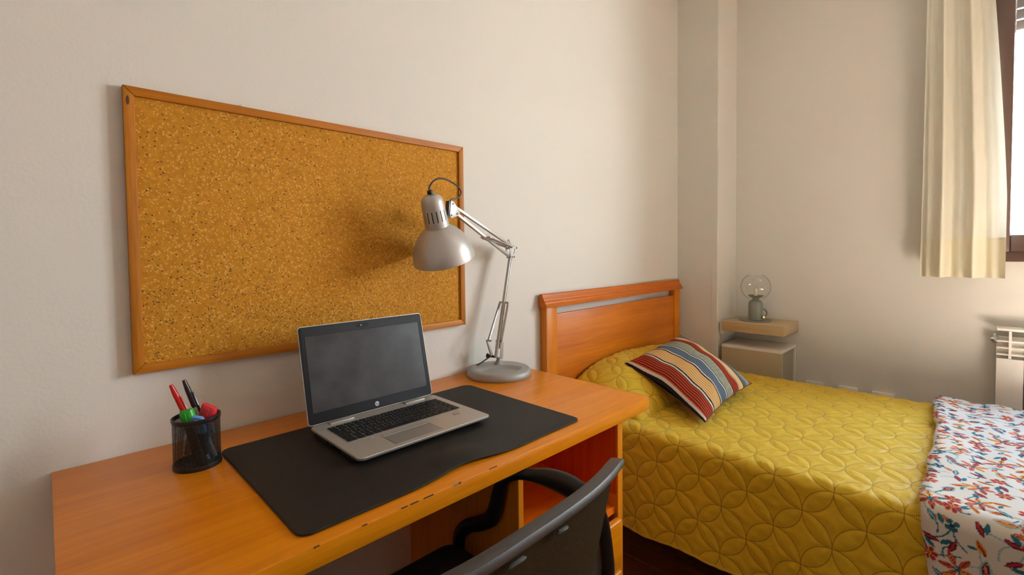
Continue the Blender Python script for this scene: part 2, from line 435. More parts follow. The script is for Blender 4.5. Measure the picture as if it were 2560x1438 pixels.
nt.links.new(line, ms.inputs[0]); nt.links.new(mc.outputs[0], ms.inputs[1]); nt.links.new(ms.outputs[0], b.inputs['Base Color'])
b.inputs['Roughness'].default_value = 0.6; b.inputs['Sheen Weight'].default_value = 0.1; b.inputs['Specular IOR Level'].default_value = 0.3
n2 = node(nt, 'ShaderNodeTexNoise'); n2.inputs['Scale'].default_value = 26; n2.inputs['Detail'].default_value = 3; n2.inputs['Distortion'].default_value = 1.2
nt.links.new(t.outputs['Object'], n2.inputs['Vector'])
bp = node(nt, 'ShaderNodeBump'); bp.inputs['Strength'].default_value = 0.22; bp.inputs['Distance'].default_value = 0.01
nt.links.new(n2.outputs[0], bp.inputs['Height']); nt.links.new(bp.outputs[0], b.inputs['Normal'])

def vcol_mat(name, rough, sheen=0.1, bump=0.1):
    m, nt, b = new_mat(name)
    a = node(nt, 'ShaderNodeVertexColor'); a.layer_name = 'Col'
    nt.links.new(a.outputs[0], b.inputs['Base Color']); b.inputs['Roughness'].default_value = rough; b.inputs['Specular IOR Level'].default_value = .12
    t = node(nt, 'ShaderNodeTexCoord'); n = node(nt, 'ShaderNodeTexNoise'); n.inputs['Scale'].default_value = 30; n.inputs['Detail'].default_value = 4
    nt.links.new(t.outputs['Object'], n.inputs['Vector'])
    bp = node(nt, 'ShaderNodeBump'); bp.inputs['Strength'].default_value = bump; bp.inputs['Distance'].default_value = 0.01
    nt.links.new(n.outputs[0], bp.inputs['Height']); nt.links.new(bp.outputs[0], b.inputs['Normal'])
    return m
M_print = vcol_mat('floral_print_cotton', 0.8)
M_stripe = vcol_mat('striped_weave', 0.85, bump=0.05)

# ------------------------------------------------------------------ the room
XR, YC, XC = 2.835, -0.229, 2.584        # right wall, column front, column side
XL, YN, ZC = -1.7, -3.7, 2.78
def struct(o): o['kind'] = 'structure'; return o
def sbox(name, mat, *a, **k): return struct(MB().box(*a, **k).build(name, mat))
sbox('wall_back', M_wall, XL-.1, XC, 0, .12, 0, ZC)
sbox('wall_column', M_wall, XC, XR+.12, YC, .12, 0, ZC, bev=0.004)
# slightly proud plaster bead down the column corner
sbox('trim_1', M_wall, XC-.0025, XC+.004, YC+.002, YC+.033, 0, ZC, bev=0.002)
sbox('wall_left', M_wall, XL-.12, XL, YN, 0, 0, ZC)
sbox('wall_near', M_wall, XL, XR, YN-.12, YN, 0, ZC)
sbox('ceiling', M_ceil, XL-.12, XR+.12, YN-.12, .12, ZC, ZC+.1)
WY0, WY1, WZ0, WZ1 = -2.62, -1.225, 1.10, 2.32
mb = MB()
mb.box(XR, XR+.12, WY1, YC, 0, ZC); mb.box(XR, XR+.12, YN, WY0, 0, ZC)
mb.box(XR, XR+.12, WY0, WY1, 0, WZ0); mb.box(XR, XR+.12, WY0, WY1, WZ1, ZC)
struct(mb.build('wall_right', M_wall))
# floor: a slab with laid boards
fl = struct(MB().box(XL, XR, YN, 0, -.06, -.006).build('floor', M_gap))
pw, pl = 0.13, 1.25
bme = None; k = 0
nx = int((XR-XL)/pw)+1
for i in range(nx):
    x0 = XL+i*pw; x1 = min(x0+pw, XR)
    y = YN + (-(i*0.43) % pl) - pl
    while y < 0:
        a, c = max(y, YN), min(y+pl, 0.0); y += pl
        if c-a < 0.03: continue
        MB().box(x0+.0006, x1-.0006, a+.0006, c-.0006, -.0065, 0.0, bev=0.0012, seg=1).build('floor_board', M_floor, fl)
# baseboards
for nm, a in (('baseboard_back', (XL, XC, -.012, 0, 0, .07)), ('baseboard_right', (XR-.012, XR, YN, YC, 0, .07)),
              ('baseboard_left', (XL, XL+.012, YN, 0, 0, .07)), ('baseboard_near', (XL, XR, YN, YN+.012, 0, .07))):
    sbox(nm, M_white, *a, bev=0.002)

# ------------------------------------------------------------------ window
win = bpy.data.objects.new('window_1', None); C.objects.link(win); win.location = (XR, -1.92, 1.1); win['kind'] = 'structure'
def frame_rect(mb, x0, x1, y0, y1, z0, z1, w, wb=None, bev=.003):
    wb = wb or w
    mb.box(x0, x1, y0, y0+w, z0, z1, bev); mb.box(x0, x1, y1-w, y1, z0, z1, bev)
    mb.box(x0, x1, y0+w, y1-w, z0, z0+wb, bev); mb.box(x0, x1, y0+w, y1-w, z1-w, z1, bev)
mb = MB(); frame_rect(mb, XR-.022, XR+.05, WY0-.01, WY1+.015, WZ0-.005, WZ1, .055, .048, .004); mb.build('window_frame', M_frame, win, True)
for nm, a, c in (('sash', WY1-.695, WY1-.030), ('sash', WY0+.030, WY0+.698)):
    mb = MB(); frame_rect(mb, XR-.036, XR+.03, a, c, WZ0+.036, WZ1-.04, .062, .070, .006); sh = mb.build(nm, M_frame, win, True)
    mb = MB(); frame_rect(mb, XR-.010, XR-.002, a+.060, c-.060, WZ0+.104, WZ1-.10, .005); mb.build('gasket', M_steel, sh)
    MB().box(XR+.004, XR+.008, a+.058, c-.058, WZ0+.1, WZ1-.098).build('pane', M_pane, sh)
sl = 0.045
for i in range(7):
    z = 2.055+i*sl
    if z+sl > WZ1+.05: break
    MB().box(XR+.075, XR+.087, WY0, WY1, z, z+sl-.004, bev=.004).build('shutter_slat', M_shut, win, True)

# ------------------------------------------------------------------ curtain with hem band
def curtain_pts(z0, z1, nz, ny, dx=0.0):
    P = np.zeros((nz, ny, 3))
    for i, z in enumerate(np.linspace(z0, z1, nz)):
        f = (z-1.03)/1.42
        ya, yb = -1.040-0.012*f, -1.304+0.066*max(0, (z-1.35)/1.1)**1.2
        t = np.linspace(0, 1, ny)
        y = ya+(yb-ya)*(t+0.012*np.sin(t*25+z)*(1-t))
        amp = 0.027*(1-.25*f)
        ph_ = 2*np.pi*(t*2.6+0.06*np.sin(z*1.6)+.05); x = 2.735+amp*(np.sin(ph_)+.35*np.sin(2*ph_+.8))+0.004*np.sin(2*np.pi*(t*5.3)+z*1.1)+0.015*(t-.5)
        P[i, :, 0] = x+dx; P[i, :, 1] = y; P[i, :, 2] = z
    return P
cur = thing('curtain', 'cream sheer curtain with a deep hem hanging at the left side of the window', 'curtain', (2.735, -1.18, 1.03))
o = grid_mesh('sheer_panel', curtain_pts(1.19, 2.45, 60, 160), M_sheer, cur)
o = grid_mesh('hem_band', curtain_pts(1.03, 1.193, 12, 160), M_hem, cur)
o = grid_mesh('hem_backing', curtain_pts(1.031, 1.193, 12, 160, 0.003), M_hem, cur)
MB().tube([(p[0], p[1], p[2]) for p in curtain_pts(1.193, 1.193, 1, 60)[0]], 0.0008, 6).build('hem_seam', M_hem, cur, True)
rod = tag(MB().tube([(2.735, -.85, 2.455), (2.735, -2.95, 2.455)], .012, 16).box(2.73, XR, -.93, -.91, 2.44, 2.46).box(2.73, XR, -2.9, -2.88, 2.44, 2.46).build('curtain_rod', M_steel, None, True), 'metal curtain rod fixed above the window', 'curtain rod')

# ------------------------------------------------------------------ radiator
rad = thing('radiator', 'white sectional radiator on the right wall under the window', 'radiator', (2.78, -1.55, .12))
def rad_section(yc):
    h = .0385
    mb = MB()
    mb.box(2.745, 2.752, yc-h, yc+h, .14, .705, .002)           # front plate
    mb.box(2.7445, 2.805, yc-.004, yc+.004, .7055, .8165); mb.box(2.7525, 2.785, yc-.003, yc+.003, .14, .705)     # web
    mb.box(2.745, 2.825, yc-h, yc+h, .817, .827, .003)          # top shelf
    for z in (.775, .748, .721):
        mb.box(2.748, 2.80, yc-h, yc+h, z-.003, z+.003, .001, M=None)
    mb.box(2.785, 2.797, yc-h, yc+h, .14, .79, .001)
    return mb.build('section', M_rad, rad, True)
for i in range(7): rad_section(-1.323-.0805*i)
mb = MB(); mb.tube([(2.79, -1.286, .775), (2.79, -1.277, .775)], .016, 12); v = mb.build('valve', M_steel, rad, True)
MB().tube([(2.79, -1.277, .775), (2.79, -1.268, .775)], [.011, .007], 8).box(2.784, 2.796, -1.283, -1.275, .788, .798).build('valve_key', M_steel, v, True)
for yb__ in (-1.44, -1.69): MB().box(2.79, XR, yb__-.01, yb__+.01, .70, .72).build('wall_bracket', M_rad, rad)

# ------------------------------------------------------------------ wall sockets behind the bed
for i, (ya, yb, lab, col) in enumerate(((-.590, -.668, 'white wall socket nearest the white cabinet, peeking above the bed', 0),
                              (-.733, -.812, 'white wall socket in the middle of the row above the bed edge', 1),
                              (-.868, -.955, 'white wall socket of the row above the bed, nearest the radiator', 0))):
    s_ = thing('wall_socket', lab, 'socket', (XR, (ya+yb)/2, .42), 'white wall sockets behind the bed')
    MB().box(XR-.016, XR, yb, ya, .385, .467, .003).build('socket_plate', M_white, s_, True)
    MB().lathe([(0, 0), (.021, 0), (.023, .0025)], (XR-.0185, (ya+yb)/2, .426), (1, 0, 0), 24).build('socket_well', M_white, s_, True)

# ------------------------------------------------------------------ wall drawer-shelf and white cabinet
sh = thing('wall_shelf', 'pale oak floating wall shelf holding the globe lamp', 'shelf', (2.71, -.40, .722))
MB().box(2.583, XR, -.55, -.252, .722, .773, .0015).build('shelf_box', M_oak, sh, True)
MB().box(2.60, XR-.002, -.252, -.233, .700, .765, .001).build('end_bracket', M_white, sh)
cab = thing('cabinet', 'white bedside cabinet with pale front below the oak shelf', 'cabinet', (2.71, -.40, 0.0))
M_cabfront = plain('cream_laminate', (0.50, 0.43, 0.29, 1), 0.45)
M_cabin = plain('olive_grey_panel', (0.36, 0.34, 0.25, 1), 0.5)  # olive tone carries the shade of the recessed cabinet side
x0 = 2.583
MB().box(x0, XR-.005, -.5425, -.250, .634, .649, .001).build('top_board', M_white, cab)
MB().box(x0, x0+.0165, -.5425, -.250, .08, .633, .001).build('front_board', M_cabfront, cab)
MB().box(x0+.0166, x0+.019, -.5425, -.528, .08, .633).build('front_edge_strip', M_white, cab)
MB().box(XR-.020, XR-.005, -.5425, -.250, .08, .633, .001).build('back_board', M_white, cab)
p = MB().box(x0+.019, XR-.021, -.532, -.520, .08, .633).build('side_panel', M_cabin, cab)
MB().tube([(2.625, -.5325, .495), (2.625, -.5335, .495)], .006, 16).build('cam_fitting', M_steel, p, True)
MB().tube([(2.625, -.5336, .495), (2.625, -.5340, .495)], .003, 12).build('screw', M_gap, p, True)
MB().box(x0+.019, XR-.021, -.262, -.251, .08, .633).build('side_panel', M_white, cab)
for fx in (2.61, 2.80):
    for fy in (-.52, -.27): MB().tube([(fx, fy, 0), (fx, fy, .08)], .012, 12).build('leg', M_steel, cab, True)

# ------------------------------------------------------------------ globe lamp
gx0, gy0, gz0 = 2.712, -.378, .7732
gl = thing('table_lamp', 'sage green mug-shaped table lamp with clear glass globe on the oak shelf', 'lamp', (gx0, gy0, gz0))
MB().lathe([(0, 0), (.076, 0), (.080, .003), (.079, .005), (.060, .0025), (0, .0025)], (gx0, gy0, gz0), n=48).build('dish', M_sage, gl, True)
MB().lathe([(0, .004), (.0355, .004), (.0355, .088), (.033, .100), (.026, .108), (.018, .111), (.0165, .114), (.0165, .120), (0, .120)], (gx0, gy0, gz0), n=40).build('body', M_sage, gl, True)
MB().lathe([(.016, .120), (.024, .124), (.036, .131), (.0385, .136), (.036, .1365), (.022, .128), (0, .127)], (gx0, gy0, gz0), n=40).build('cup', M_sage, gl, True)
MB().lathe([(0, .127), (.009, .127), (.009, .165), (.006, .170), (0, .171)], (gx0, gy0, gz0), n=20).build('bulb', plain('frosted_bulb', (0.8, 0.72, 0.55, 1), 0.4), gl, True)
rg = .073; zc = .1815
prof = [(rg*math.sin(a), zc-rg*math.cos(a)) for a in np.linspace(math.radians(30), math.radians(149), 28)]
prof += [(prof[-1][0]+.0007, prof[-1][1]+.001)]+[((rg+.0012)*math.sin(a), zc-(rg+.0012)*math.cos(a)) for a in np.linspace(math.radians(149), math.radians(30), 28)]
MB().lathe(prof, (gx0, gy0, gz0), n=56).build('glass_globe', M_globe, gl, True)
rt = Vector((.711, -.703, 0)); fw = Vector((-.703, -.711, 0))
hc = Vector((gx0, gy0, gz0+.038))+rt*.034
MB().tube([hc+rt*(.026*math.sin(a))+Vector((0, 0, .024*math.cos(a))) for a in np.linspace(0, math.pi, 16)], .0042, 10, flat=(1.2, .8)).build('handle', M_sage, gl, True)
kc = Vector((gx0, gy0, gz0+.022))+rt*.022+fw*.030
MB().tube([kc, kc+fw*.010, kc+fw*.013], [.008, .008, .006], 20).build('dimmer_knob', M_brass, gl, True)
MB().tube(spline([(gx0-.02, gy0+.035, gz0+.006), (gx0-.02, gy0+.08, gz0+.010), (gx0-.06, gy0+.115, gz0+.006), (gx0-.118, gy0+.127, gz0+.005), (gx0-.134, gy0+.128, gz0-.01), (gx0-.134, gy0+.129, gz0-.09), (gx0-.06, gy0+.132, gz0-.30)]), .0016, 8).build('cable', M_cabin, gl, True)

# ------------------------------------------------------------------ bed
bed = thing('bed', 'cherry wood single bed with slotted headboard against the wall', 'bed', (1.955, -1.0, 0))
HX0, HX1, HY0, HY1 = 1.403, 2.541, -.036, -.004
for a, c in ((HX0, HX0+.064), (HX1-.064, HX1)):
    MB().box(a, c, HY0, HY1, 0, .938, .002).build('headboard_post', M_bedz, bed, True)
MB().box(HX0+.065, HX1-.065, -.030, -.018, .33, .906, .001).build('headboard_panel', M_bedx, bed, True)
prof = [(-.006, .938), (-.047, .938), (-.0475, .946), (-.041, .952), (-.040, .959), (-.0345, .964), (-.0335, .970), (-.028, .977), (-.026, .987), (-.022, .990), (-.010, .990), (-.006, .970)]
MB().prism([(HX0-.012, y, z) for y, z in prof], None, (HX1-HX0+.022, 0, 0)).build('headboard_cap', M_cap, bed, True)
for a, c in ((1.47, 1.495), (2.43, 2.455)):
    MB().box(a, c, -1.93, -.04, .22, .33, .003).build('side_rail', M_bedx, bed, True)
MB().box(1.47, 2.455, -1.955, -1.93, .18, .40, .003).build('foot_board', M_bedx, bed, True)
for fx in (1.50, 2.425): MB().box(fx-.02, fx+.02, -1.95, -1.91, 0, .2, .002).build('leg', M_bedz, bed, True)
MB().box(1.485, 2.44, -1.93, -.05, .33, .518, .03, 4).build('mattress', M_white, bed, True)

# ------------------------------------------------------------------ quilted spread
def nz(x, y, s=0):
    return (np.sin(x*7.1+y*3.3+s)+np.sin(-x*4.7+y*9.2+1.3+s*2)+.6*np.sin(x*17+y*13+s)+.5*np.sin(x*11-y*23+2*s))/3.1
def top_z(x, y):
    base = .540+.010*(1-((x-1.96)/.53)**2)
    tx = np.clip(np.abs((x-1.985)/.47), 0, 1); ty = np.clip(-y/.385, 0, 1)
    fx = (1-tx**3.5)**.6; fy = (1-ty**4)**.62
    fy = fy*(.92+.08*np.sin(np.clip(-y/.3, 0, 1)*np.pi))
    return base+.135*fx*fy*(1+.04*nz(x*2, y*2))
def drape(dx, y, Sarr, x_near, x_far, z_hem, off=0.0, rad=.032, soft=0.0):
    """Sarr: arclength from the near hem; returns x,z arrays for one row at y"""
    zt = .540+off
    hang = zt-z_hem-rad
    arc = rad*math.pi/2
    w = (x_far-x_near)-2*rad
    x = np.zeros_like(Sarr); z = np.zeros_like(Sarr)
    s = Sarr.copy()
    a = s < hang
    x[a] = x_near-.018*(1-s[a]/hang); z[a] = z_hem+s[a]
    b_ = (s >= hang) & (s < hang+arc); th = (s[b_]-hang)/rad
    x[b_] = x_near+rad*(1-np.cos(th)); z[b_] = zt-rad+rad*np.sin(th)
    c_ = (s >= hang+arc) & (s < hang+arc+w); x[c_] = x_near+rad+(s[c_]-hang-arc)
    z[c_] = zt
    d_ = (s >= hang+arc+w) & (s < hang+2*arc+w); th = (s[d_]-hang-arc-w)/rad
    x[d_] = x_far-rad+rad*np.sin(th); z[d_] = zt-rad+rad*np.cos(th)
    e_ = s >= hang+2*arc+w; x[e_] = x_far+.01*(s[e_]-hang-2*arc-w); z[e_] = zt-rad-(s[e_]-hang-2*arc-w)
    return x, z, hang, arc, w
XN, XF = 1.440, 2.492
Sfine = np.arange(0, 1.36, .004); Smore = np.arange(1.36, 1.72, .012)
Sarr = np.concatenate([Sfine, Smore])
yarr = np.concatenate([np.arange(-.050, -1.24, -.004), np.arange(-1.24, -1.97, -.03)])
P = np.zeros((len(yarr), len(Sarr), 3)); UV = np.zeros((len(yarr), len(Sarr), 2))
zhem = .198
for i, y in enumerate(yarr):
    x, z, hang, arc, w = drape(0, y, Sarr, XN, XF, zhem)
    zt = top_z(x, np.full_like(x, y))-.540
    edge = np.clip((x-XN)/.07, 0, 1)*np.clip((XF-x)/.05, 0, 1); edge = edge*edge*(3-2*edge)
    ontop = (Sarr > hang*.9) & (z > .44)
    z = z+np.where(ontop, zt*edge, 0)
    low = np.clip((.5-z)/.3, 0, 1)*(x < 1.6)
    x = x-low*(.010*np.sin(y*11+1.0)+.006*np.sin(y*27+z*6)) + 0
    z = z+low*.006*np.sin(y*9+.5)
    P[i, :, 0] = x; P[i, :, 1] = y+0*x; P[i, :, 2] = z
    s0 = Sarr-(hang+.018)   # node row runs along the edge
    q = (-y-.703)
    UV[i, :, 0] = (q+s0)/math.sqrt(2)/QS; UV[i, :, 1] = (q-s0)/math.sqrt(2)/QS
# quilted relief
dS = np.gradient(P, axis=1); dY = np.gradient(P, axis=0)
N = np.cross(dS, dY); N /= (np.linalg.norm(N, axis=2, keepdims=True)+1e-9)
if N[100, 200, 2] < 0: N = -N
fxy = np.abs(np.mod(UV, 1)-.5)
dA_ = np.abs(np.hypot(1-fxy[..., 0], fxy[..., 1])-.70711); dB_ = np.abs(np.hypot(fxy[..., 0], 1-fxy[..., 1])-.70711)
dd = np.minimum(dA_, dB_)*QS
puff = .0038*(1-np.exp(-(dd/.009)**1.4))
a1 = UV[..., 0]*QS; a2 = UV[..., 1]*QS
wr = .0012*np.sin(a1*150+3*np.sin(a2*23))*np.sin(a2*61+1.5*np.sin(a1*30))
wr += .0018*np.sin(P[..., 1]*95+P[..., 0]*30+2.5*np.sin(P[..., 0]*19))*np.clip((P[..., 0]-1.7)/.5, 0, 1)
P += N*(puff+wr*(1-np.exp(-(dd/.01)**2)))[..., None]
spread = grid_mesh('bedspread', P, M_quilt, None, uv=UV)
tag(spread, 'mustard yellow quilted bedspread covering the bed', 'bedspread')
md_ = spread.modifiers.new('thickness', 'SOLIDIFY'); md_.thickness = .004; md_.offset = -1
# hem binding
hm = [Vector(P[i, 0]) for i in range(0, 300, 4)]
MB().tube(hm, .004, 6).build('hem_binding', plain('yellow_binding', (0.52, 0.32, 0.016, 1), .7), spread, True)

# ------------------------------------------------------------------ floral blanket
dsm = .0021
Sb = np.concatenate([np.arange(0, 1.46, dsm), np.arange(1.46, 1.75, .004)])
yb_ = np.concatenate([np.arange(0, .50, dsm), np.arange(.50, .80, .0036)])
rollr = .020
Q = np.zeros((len(yb_), len(Sb), 3))
for i, t_ in enumerate(yb_):
    # rolled leading edge facing the pillow end
    la = rollr*math.pi*.9
    if t_ < la:
        th = t_/rollr; yy = -rollr*(1-math.cos(th))-0; up = rollr*math.sin(th)
        th2 = -math.pi/2*.9+t_/la*(math.pi/2*.9+math.pi/2*1.0)
        yo = rollr*(1-math.cos(th2+0))*(-1 if th2 > 0 else -1); up = rollr+rollr*math.sin(th2)
        yo = -(rollr-rollr*math.cos(th2))
    else:
        yo = -rollr-(t_-la); up = 2*rollr-.010*min(1, (t_-la)/.08)
    x, z, hang, arc, w = drape(0, 0, Sb, XN-.006-up*.75, XF+.006, .185, off=up+.006, rad=.045)
    y = -1.166+.050*np.clip((x-1.45)/1.05, 0, 1)-.16*np.clip(.52-z, 0, .16)*(x < 1.6)+yo+.004*np.sin(Sb*11+.6)+.0025*np.sin(Sb*29+1)+.004*np.sin(Sb*5)
    y = y+.012*np.exp(-((Sb-.42)/.12)**2)*1.0
    low = np.clip((.52-z)/.3, 0, 1)*(x < 1.6)
    x = x-low*(.012*np.sin(y*16+.3)+.008*np.sin(y*37+z*11))
    wv = .0035*nz(x*3.0, y*3.0, 1.0)+.0022*np.sin(y*60+x*17+2*np.sin(x*9))*np.clip((x-1.5)/.3, .2, 1)
    z = z+np.where(x > 1.47, wv+.010*(1-((x-1.96)/.53)**2), 0)
    Q[i, :, 0] = x; Q[i, :, 1] = y; Q[i, :, 2] = z
# flat print painted on the cloth
nv, nu = len(yb_), len(Sb)
SS, TT = np.meshgrid(Sb, yb_)
col = np.empty((nv, nu, 3)); col[:] = (.58, .54, .465)
RUST, MUST, TEAL, PALE, MAR, SALM, NAVY, CRIM = (.42, .070, .025), (.60, .25, .018), (.022, .125, .165), (.27, .38, .38), (.10, .012, .030), (.60, .19, .085), (.012, .03, .06), (.38, .030, .030)
rg_ = random.Random(11)
def win_(cx, cy, R):
    i0, i1 = np.searchsorted(yb_, cy-R), np.searchsorted(yb_, cy+R)
    j0, j1 = np.searchsorted(Sb, cx-R), np.searchsorted(Sb, cx+R)
    return slice(max(0, i0), i1), slice(max(0, j0), j1)
def paint(sl_, mask, c, k=1.0):
    if mask.size: 
        sub = col[sl_]; sub[mask] = sub[mask]*(1-k)+np.array(c)*k
def leaf(cx, cy, L, Wd, a, c, inner=None, line=None):
    s_ = win_(cx, cy, L*.62); X, Y = SS[s_]-cx, TT[s_]-cy
    u = (X*math.cos(a)+Y*math.sin(a))/(L/2); v = (-X*math.sin(a)+Y*math.cos(a))/(Wd/2)
    uc = np.clip(np.abs(u), 0, 1); wloc = np.where(u < 0, (1-uc**1.7), (1-uc)**.8*(1+.6*uc))
    d = np.abs(v)-wloc; ins = (np.abs(u) < 1)
    paint(s_, ins & (d < 0), c)
    if line is not None: paint(s_, ins & (np.abs(v+.12*np.sin(u*5)) < .30*wloc+.05) & (np.abs(u) < .85), line)
    if inner is not None: paint(s_, ins & (np.abs(v+.12*np.sin(u*5)) < .55*wloc-.08) & (np.abs(u) < .72) & (np.abs(v+.12*np.sin(u*5)) > .12), inner)
def flower(cx, cy, R, n_, c, cc, ph=0, out=None):
    s_ = win_(cx, cy, R*1.15); X, Y = SS[s_]-cx, TT[s_]-cy
    r = np.hypot(X, Y)/R; th = np.arctan2(Y, X)+ph
    pet = .45+.55*np.abs(np.cos(n_*th/2))**.6
    if out: paint(s_, r < pet*1.12, out, .7)
    paint(s_, (r < pet) & (np.abs(np.cos(n_*th/2)) > .28), c)
    paint(s_, (r > .35) & (r < pet*.78) & (np.abs(np.cos(n_*th/2)) > .965), MAR, .7)
    paint(s_, r < .26, cc); paint(s_, r < .12, NAVY)
def stem(x0, y0, x1, y1, bend, wd, c):
    k_ = 26
    for j in range(k_):
        t0 = j/k_; nx_, ny_ = -(y1-y0), (x1-x0)
        px = x0+(x1-x0)*t0+nx_*bend*math.sin(math.pi*t0); py = y0+(y1-y0)*t0+ny_*bend*math.sin(math.pi*t0)
        s_ = win_(px, py, .007)
        paint(s_, np.hypot(SS[s_]-px, TT[s_]-py) < wd, c)
spots = []
for gi in range(41):
    for gj in range(19):
        spots.append((.015+gi*.0425+(gj % 2)*.021+rg_.uniform(-.009, .009), .008+gj*.043+rg_.uniform(-.010, .010)))
rg_.shuffle(spots)
for (cx, cy) in spots:
    if rg_.random() < .55:
        a = rg_.uniform(0, 6.28); d_ = rg_.uniform(.03, .06)
        stem(cx, cy, cx+d_*math.cos(a), cy+d_*math.sin(a), rg_.uniform(-.3, .3), .0017, TEAL if rg_.random() < .7 else PALE)
for k_, (cx, cy) in enumerate(spots):
    t_ = k_ % 10; a = rg_.uniform(0, 6.28)
    if t_ == 0:
        flower(cx, cy, rg_.uniform(.017, .024), 5, rg_.choice([SALM, RUST, RUST]), TEAL, a)
    elif t_ == 1:
        for j in range(6):
            aa = a+j*1.047; L = rg_.uniform(.026, .036)
            c1 = MUST if 1 < j < 4 else RUST
            leaf(cx+.55*L*math.cos(aa), cy+.55*L*math.sin(aa), L, .012, aa, c1, c1 if j % 2 else SALM, MAR)
        flower(cx, cy, .007, 5, TEAL, TEAL)
    elif t_ in (2, 7):
        leaf(cx, cy, .046, .021, a, PALE); leaf(cx, cy, .038, .013, a, MUST if t_ == 2 else MAR, SALM, NAVY)
    elif t_ == 3:
        flower(cx, cy, .014, 4, TEAL, NAVY, a)
        leaf(cx+.02*math.cos(a), cy+.02*math.sin(a), .024, .009, a+.8, TEAL)
    elif t_ in (4, 5):
        leaf(cx, cy, .034, .012, a, MAR, None, CRIM); leaf(cx+.012*math.cos(a+1.5), cy+.012*math.sin(a+1.5), .026, .010, a+.5, TEAL)
    elif t_ == 6:
        leaf(cx, cy, .036, .014, a, MUST, RUST, MAR); leaf(cx-.014*math.sin(a), cy+.014*math.cos(a), .018, .008, a+2, TEAL)
    elif t_ == 8:
        flower(cx, cy, .016, 6, CRIM, MUST, a, MUST)
        leaf(cx+.021*math.cos(a), cy+.021*math.sin(a), .022, .009, a, TEAL)
    else:
        leaf(cx, cy, .030, .011, a, TEAL, None, PALE); leaf(cx+.016*math.cos(a+2), cy+.016*math.sin(a+2), .024, .010, a-1, RUST, None, MUST)
blanket = grid_mesh('blanket', Q, M_print, None, col=col)
tag(blanket, 'white blanket printed with red, mustard and teal flowers folded across the bed foot', 'blanket')
md_ = blanket.modifiers.new('thickness', 'SOLIDIFY'); md_.thickness = .003; md_.offset = -1

# ------------------------------------------------------------------ striped cushion
Lc, Tc, Rc, Bc = (np.array(v) for v in ((1.752, -.170, .676), (2.300, -.155, .722), (2.085, -.570, .598), (1.585, -.588, .572)))
bands = [('K', .020), ('W', .024), ('R', .150), ('W', .020), ('K', .016), ('C', .145), ('K', .013), ('W', .016), ('N', .100), ('W', .015), ('K', .013), ('G', .115), ('W', .014), ('K', .014),
         ('T', .105), ('W', .010), ('K', .008), ('P', .090), ('K', .008), ('N', .065), ('W', .008), ('K', .008), ('G', .055), ('T', .030)]
tot = sum(w_ for _, w_ in bands)
cmap = dict(K=(.014, .012, .013), W=(.55, .50, .42), R=(.46, .055, .012), C=(.68, .45, .20), N=(.045, .080, .125), G=(.40, .42, .29), T=(.32, .035, .008), P=(.70, .44, .20))
rib = dict(R=(.035, .010, .012), C=(.46, .19, .025), N=(.20, .235, .25), G=(.045, .05, .04), T=(.10, .016, .010), P=(.60, .34, .12), K=(.05, .04, .04), W=(.5, .45, .4))
edges_ = np.cumsum([0]+[w_/tot for _, w_ in bands])
def stripe_col(u):
    c = np.zeros(u.shape+(3,))
    for (k_, w_), a, bnd in zip(bands, edges_[:-1], edges_[1:]):
        m_ = (u >= a) & (u <= bnd); nr = max(1, round(w_/tot*.52/.0115))
        ph = (u-a)/(bnd-a)*nr; f_ = np.mod(ph, 1)
        rr_ = (f_ > .62)[..., None] & np.array([k_ in 'RCNG'])[..., None]
        sub = np.where(rr_, np.array(rib[k_]), np.array(cmap[k_]))
        if k_ == 'T': sub = np.where((f_ > .8)[..., None], np.array(rib['T']), np.array(cmap['T']))
        if k_ == 'P': sub = np.where((f_ > .85)[..., None], np.array(rib['P']), np.array(cmap['P']))
        c[m_] = sub[m_]
    return c
nu_, nv_ = 560, 120
u_ = np.linspace(0, 1, nu_); v_ = np.linspace(0, 1, nv_)
UU, VV = np.meshgrid(u_, v_)      # u across the stripes, v along them
ex = ((Tc-Lc)+(Rc-Bc))/2; ey = ((Bc-Lc)+(Rc-Tc))/2
nrm = np.cross(ey, ex); nrm /= np.linalg.norm(nrm)
if nrm[2] < 0: nrm = -nrm
def cushion_side(sgn, H):
    pu = 4*UU*(1-UU); pv = 4*VV*(1-VV)
    inset_u = .032*pv*(1-2*UU)*(1-pu)**1.0; inset_v = .036*pu*(1-2*VV)*(1-pv)**1.0
    ue, ve = UU+inset_u, VV+inset_v
    base = (Lc*(1-ue)[..., None]*(1-ve)[..., None]+Tc*ue[..., None]*(1-ve)[..., None]+Rc*ue[..., None]*ve[..., None]+Bc*(1-ue)[..., None]*ve[..., None])
    h = H*(pu**.55)*(pv**.55)*(1+.05*np.sin(UU*9+VV*5)+.04*np.sin(VV*17-UU*6))
    h = h+sgn*.0035*np.sin(UU*26+4*np.sin(VV*7))*np.clip((.35-np.minimum(VV, 1-VV))*3, 0, 1)*pu
    wob = .004*np.sin(VV*14+UU*7)+.003*np.sin(VV*31+UU*3)
    base = base+ex/np.linalg.norm(ex)*wob[..., None]*(pu*pv)[..., None]
    return base+nrm*(sgn*h)[..., None]
cu = thing('striped_cushion', 'square cushion in rust, cream, navy and mint stripes leaning at the bed head', 'cushion', (1.95, -.39, .58))
ctop = stripe_col(UU+.006*np.sin(VV*9))
o = grid_mesh('front_cover', cushion_side(1, .078), M_stripe, cu, col=ctop)
uw = np.mod(UU*1.0, 1)
cb = np.where((UU < .022)[..., None], np.array([.60, .38, .16]), np.array([.24, .020, .012]))
cb = np.where((UU > .25)[..., None], stripe_col(np.clip(UU-.05, 0, 1)), cb)
o = grid_mesh('back_cover', cushion_side(-1, .024)[:, ::-1], M_stripe, cu, col=cb[:, ::-1])
top = cushion_side(1, .078)
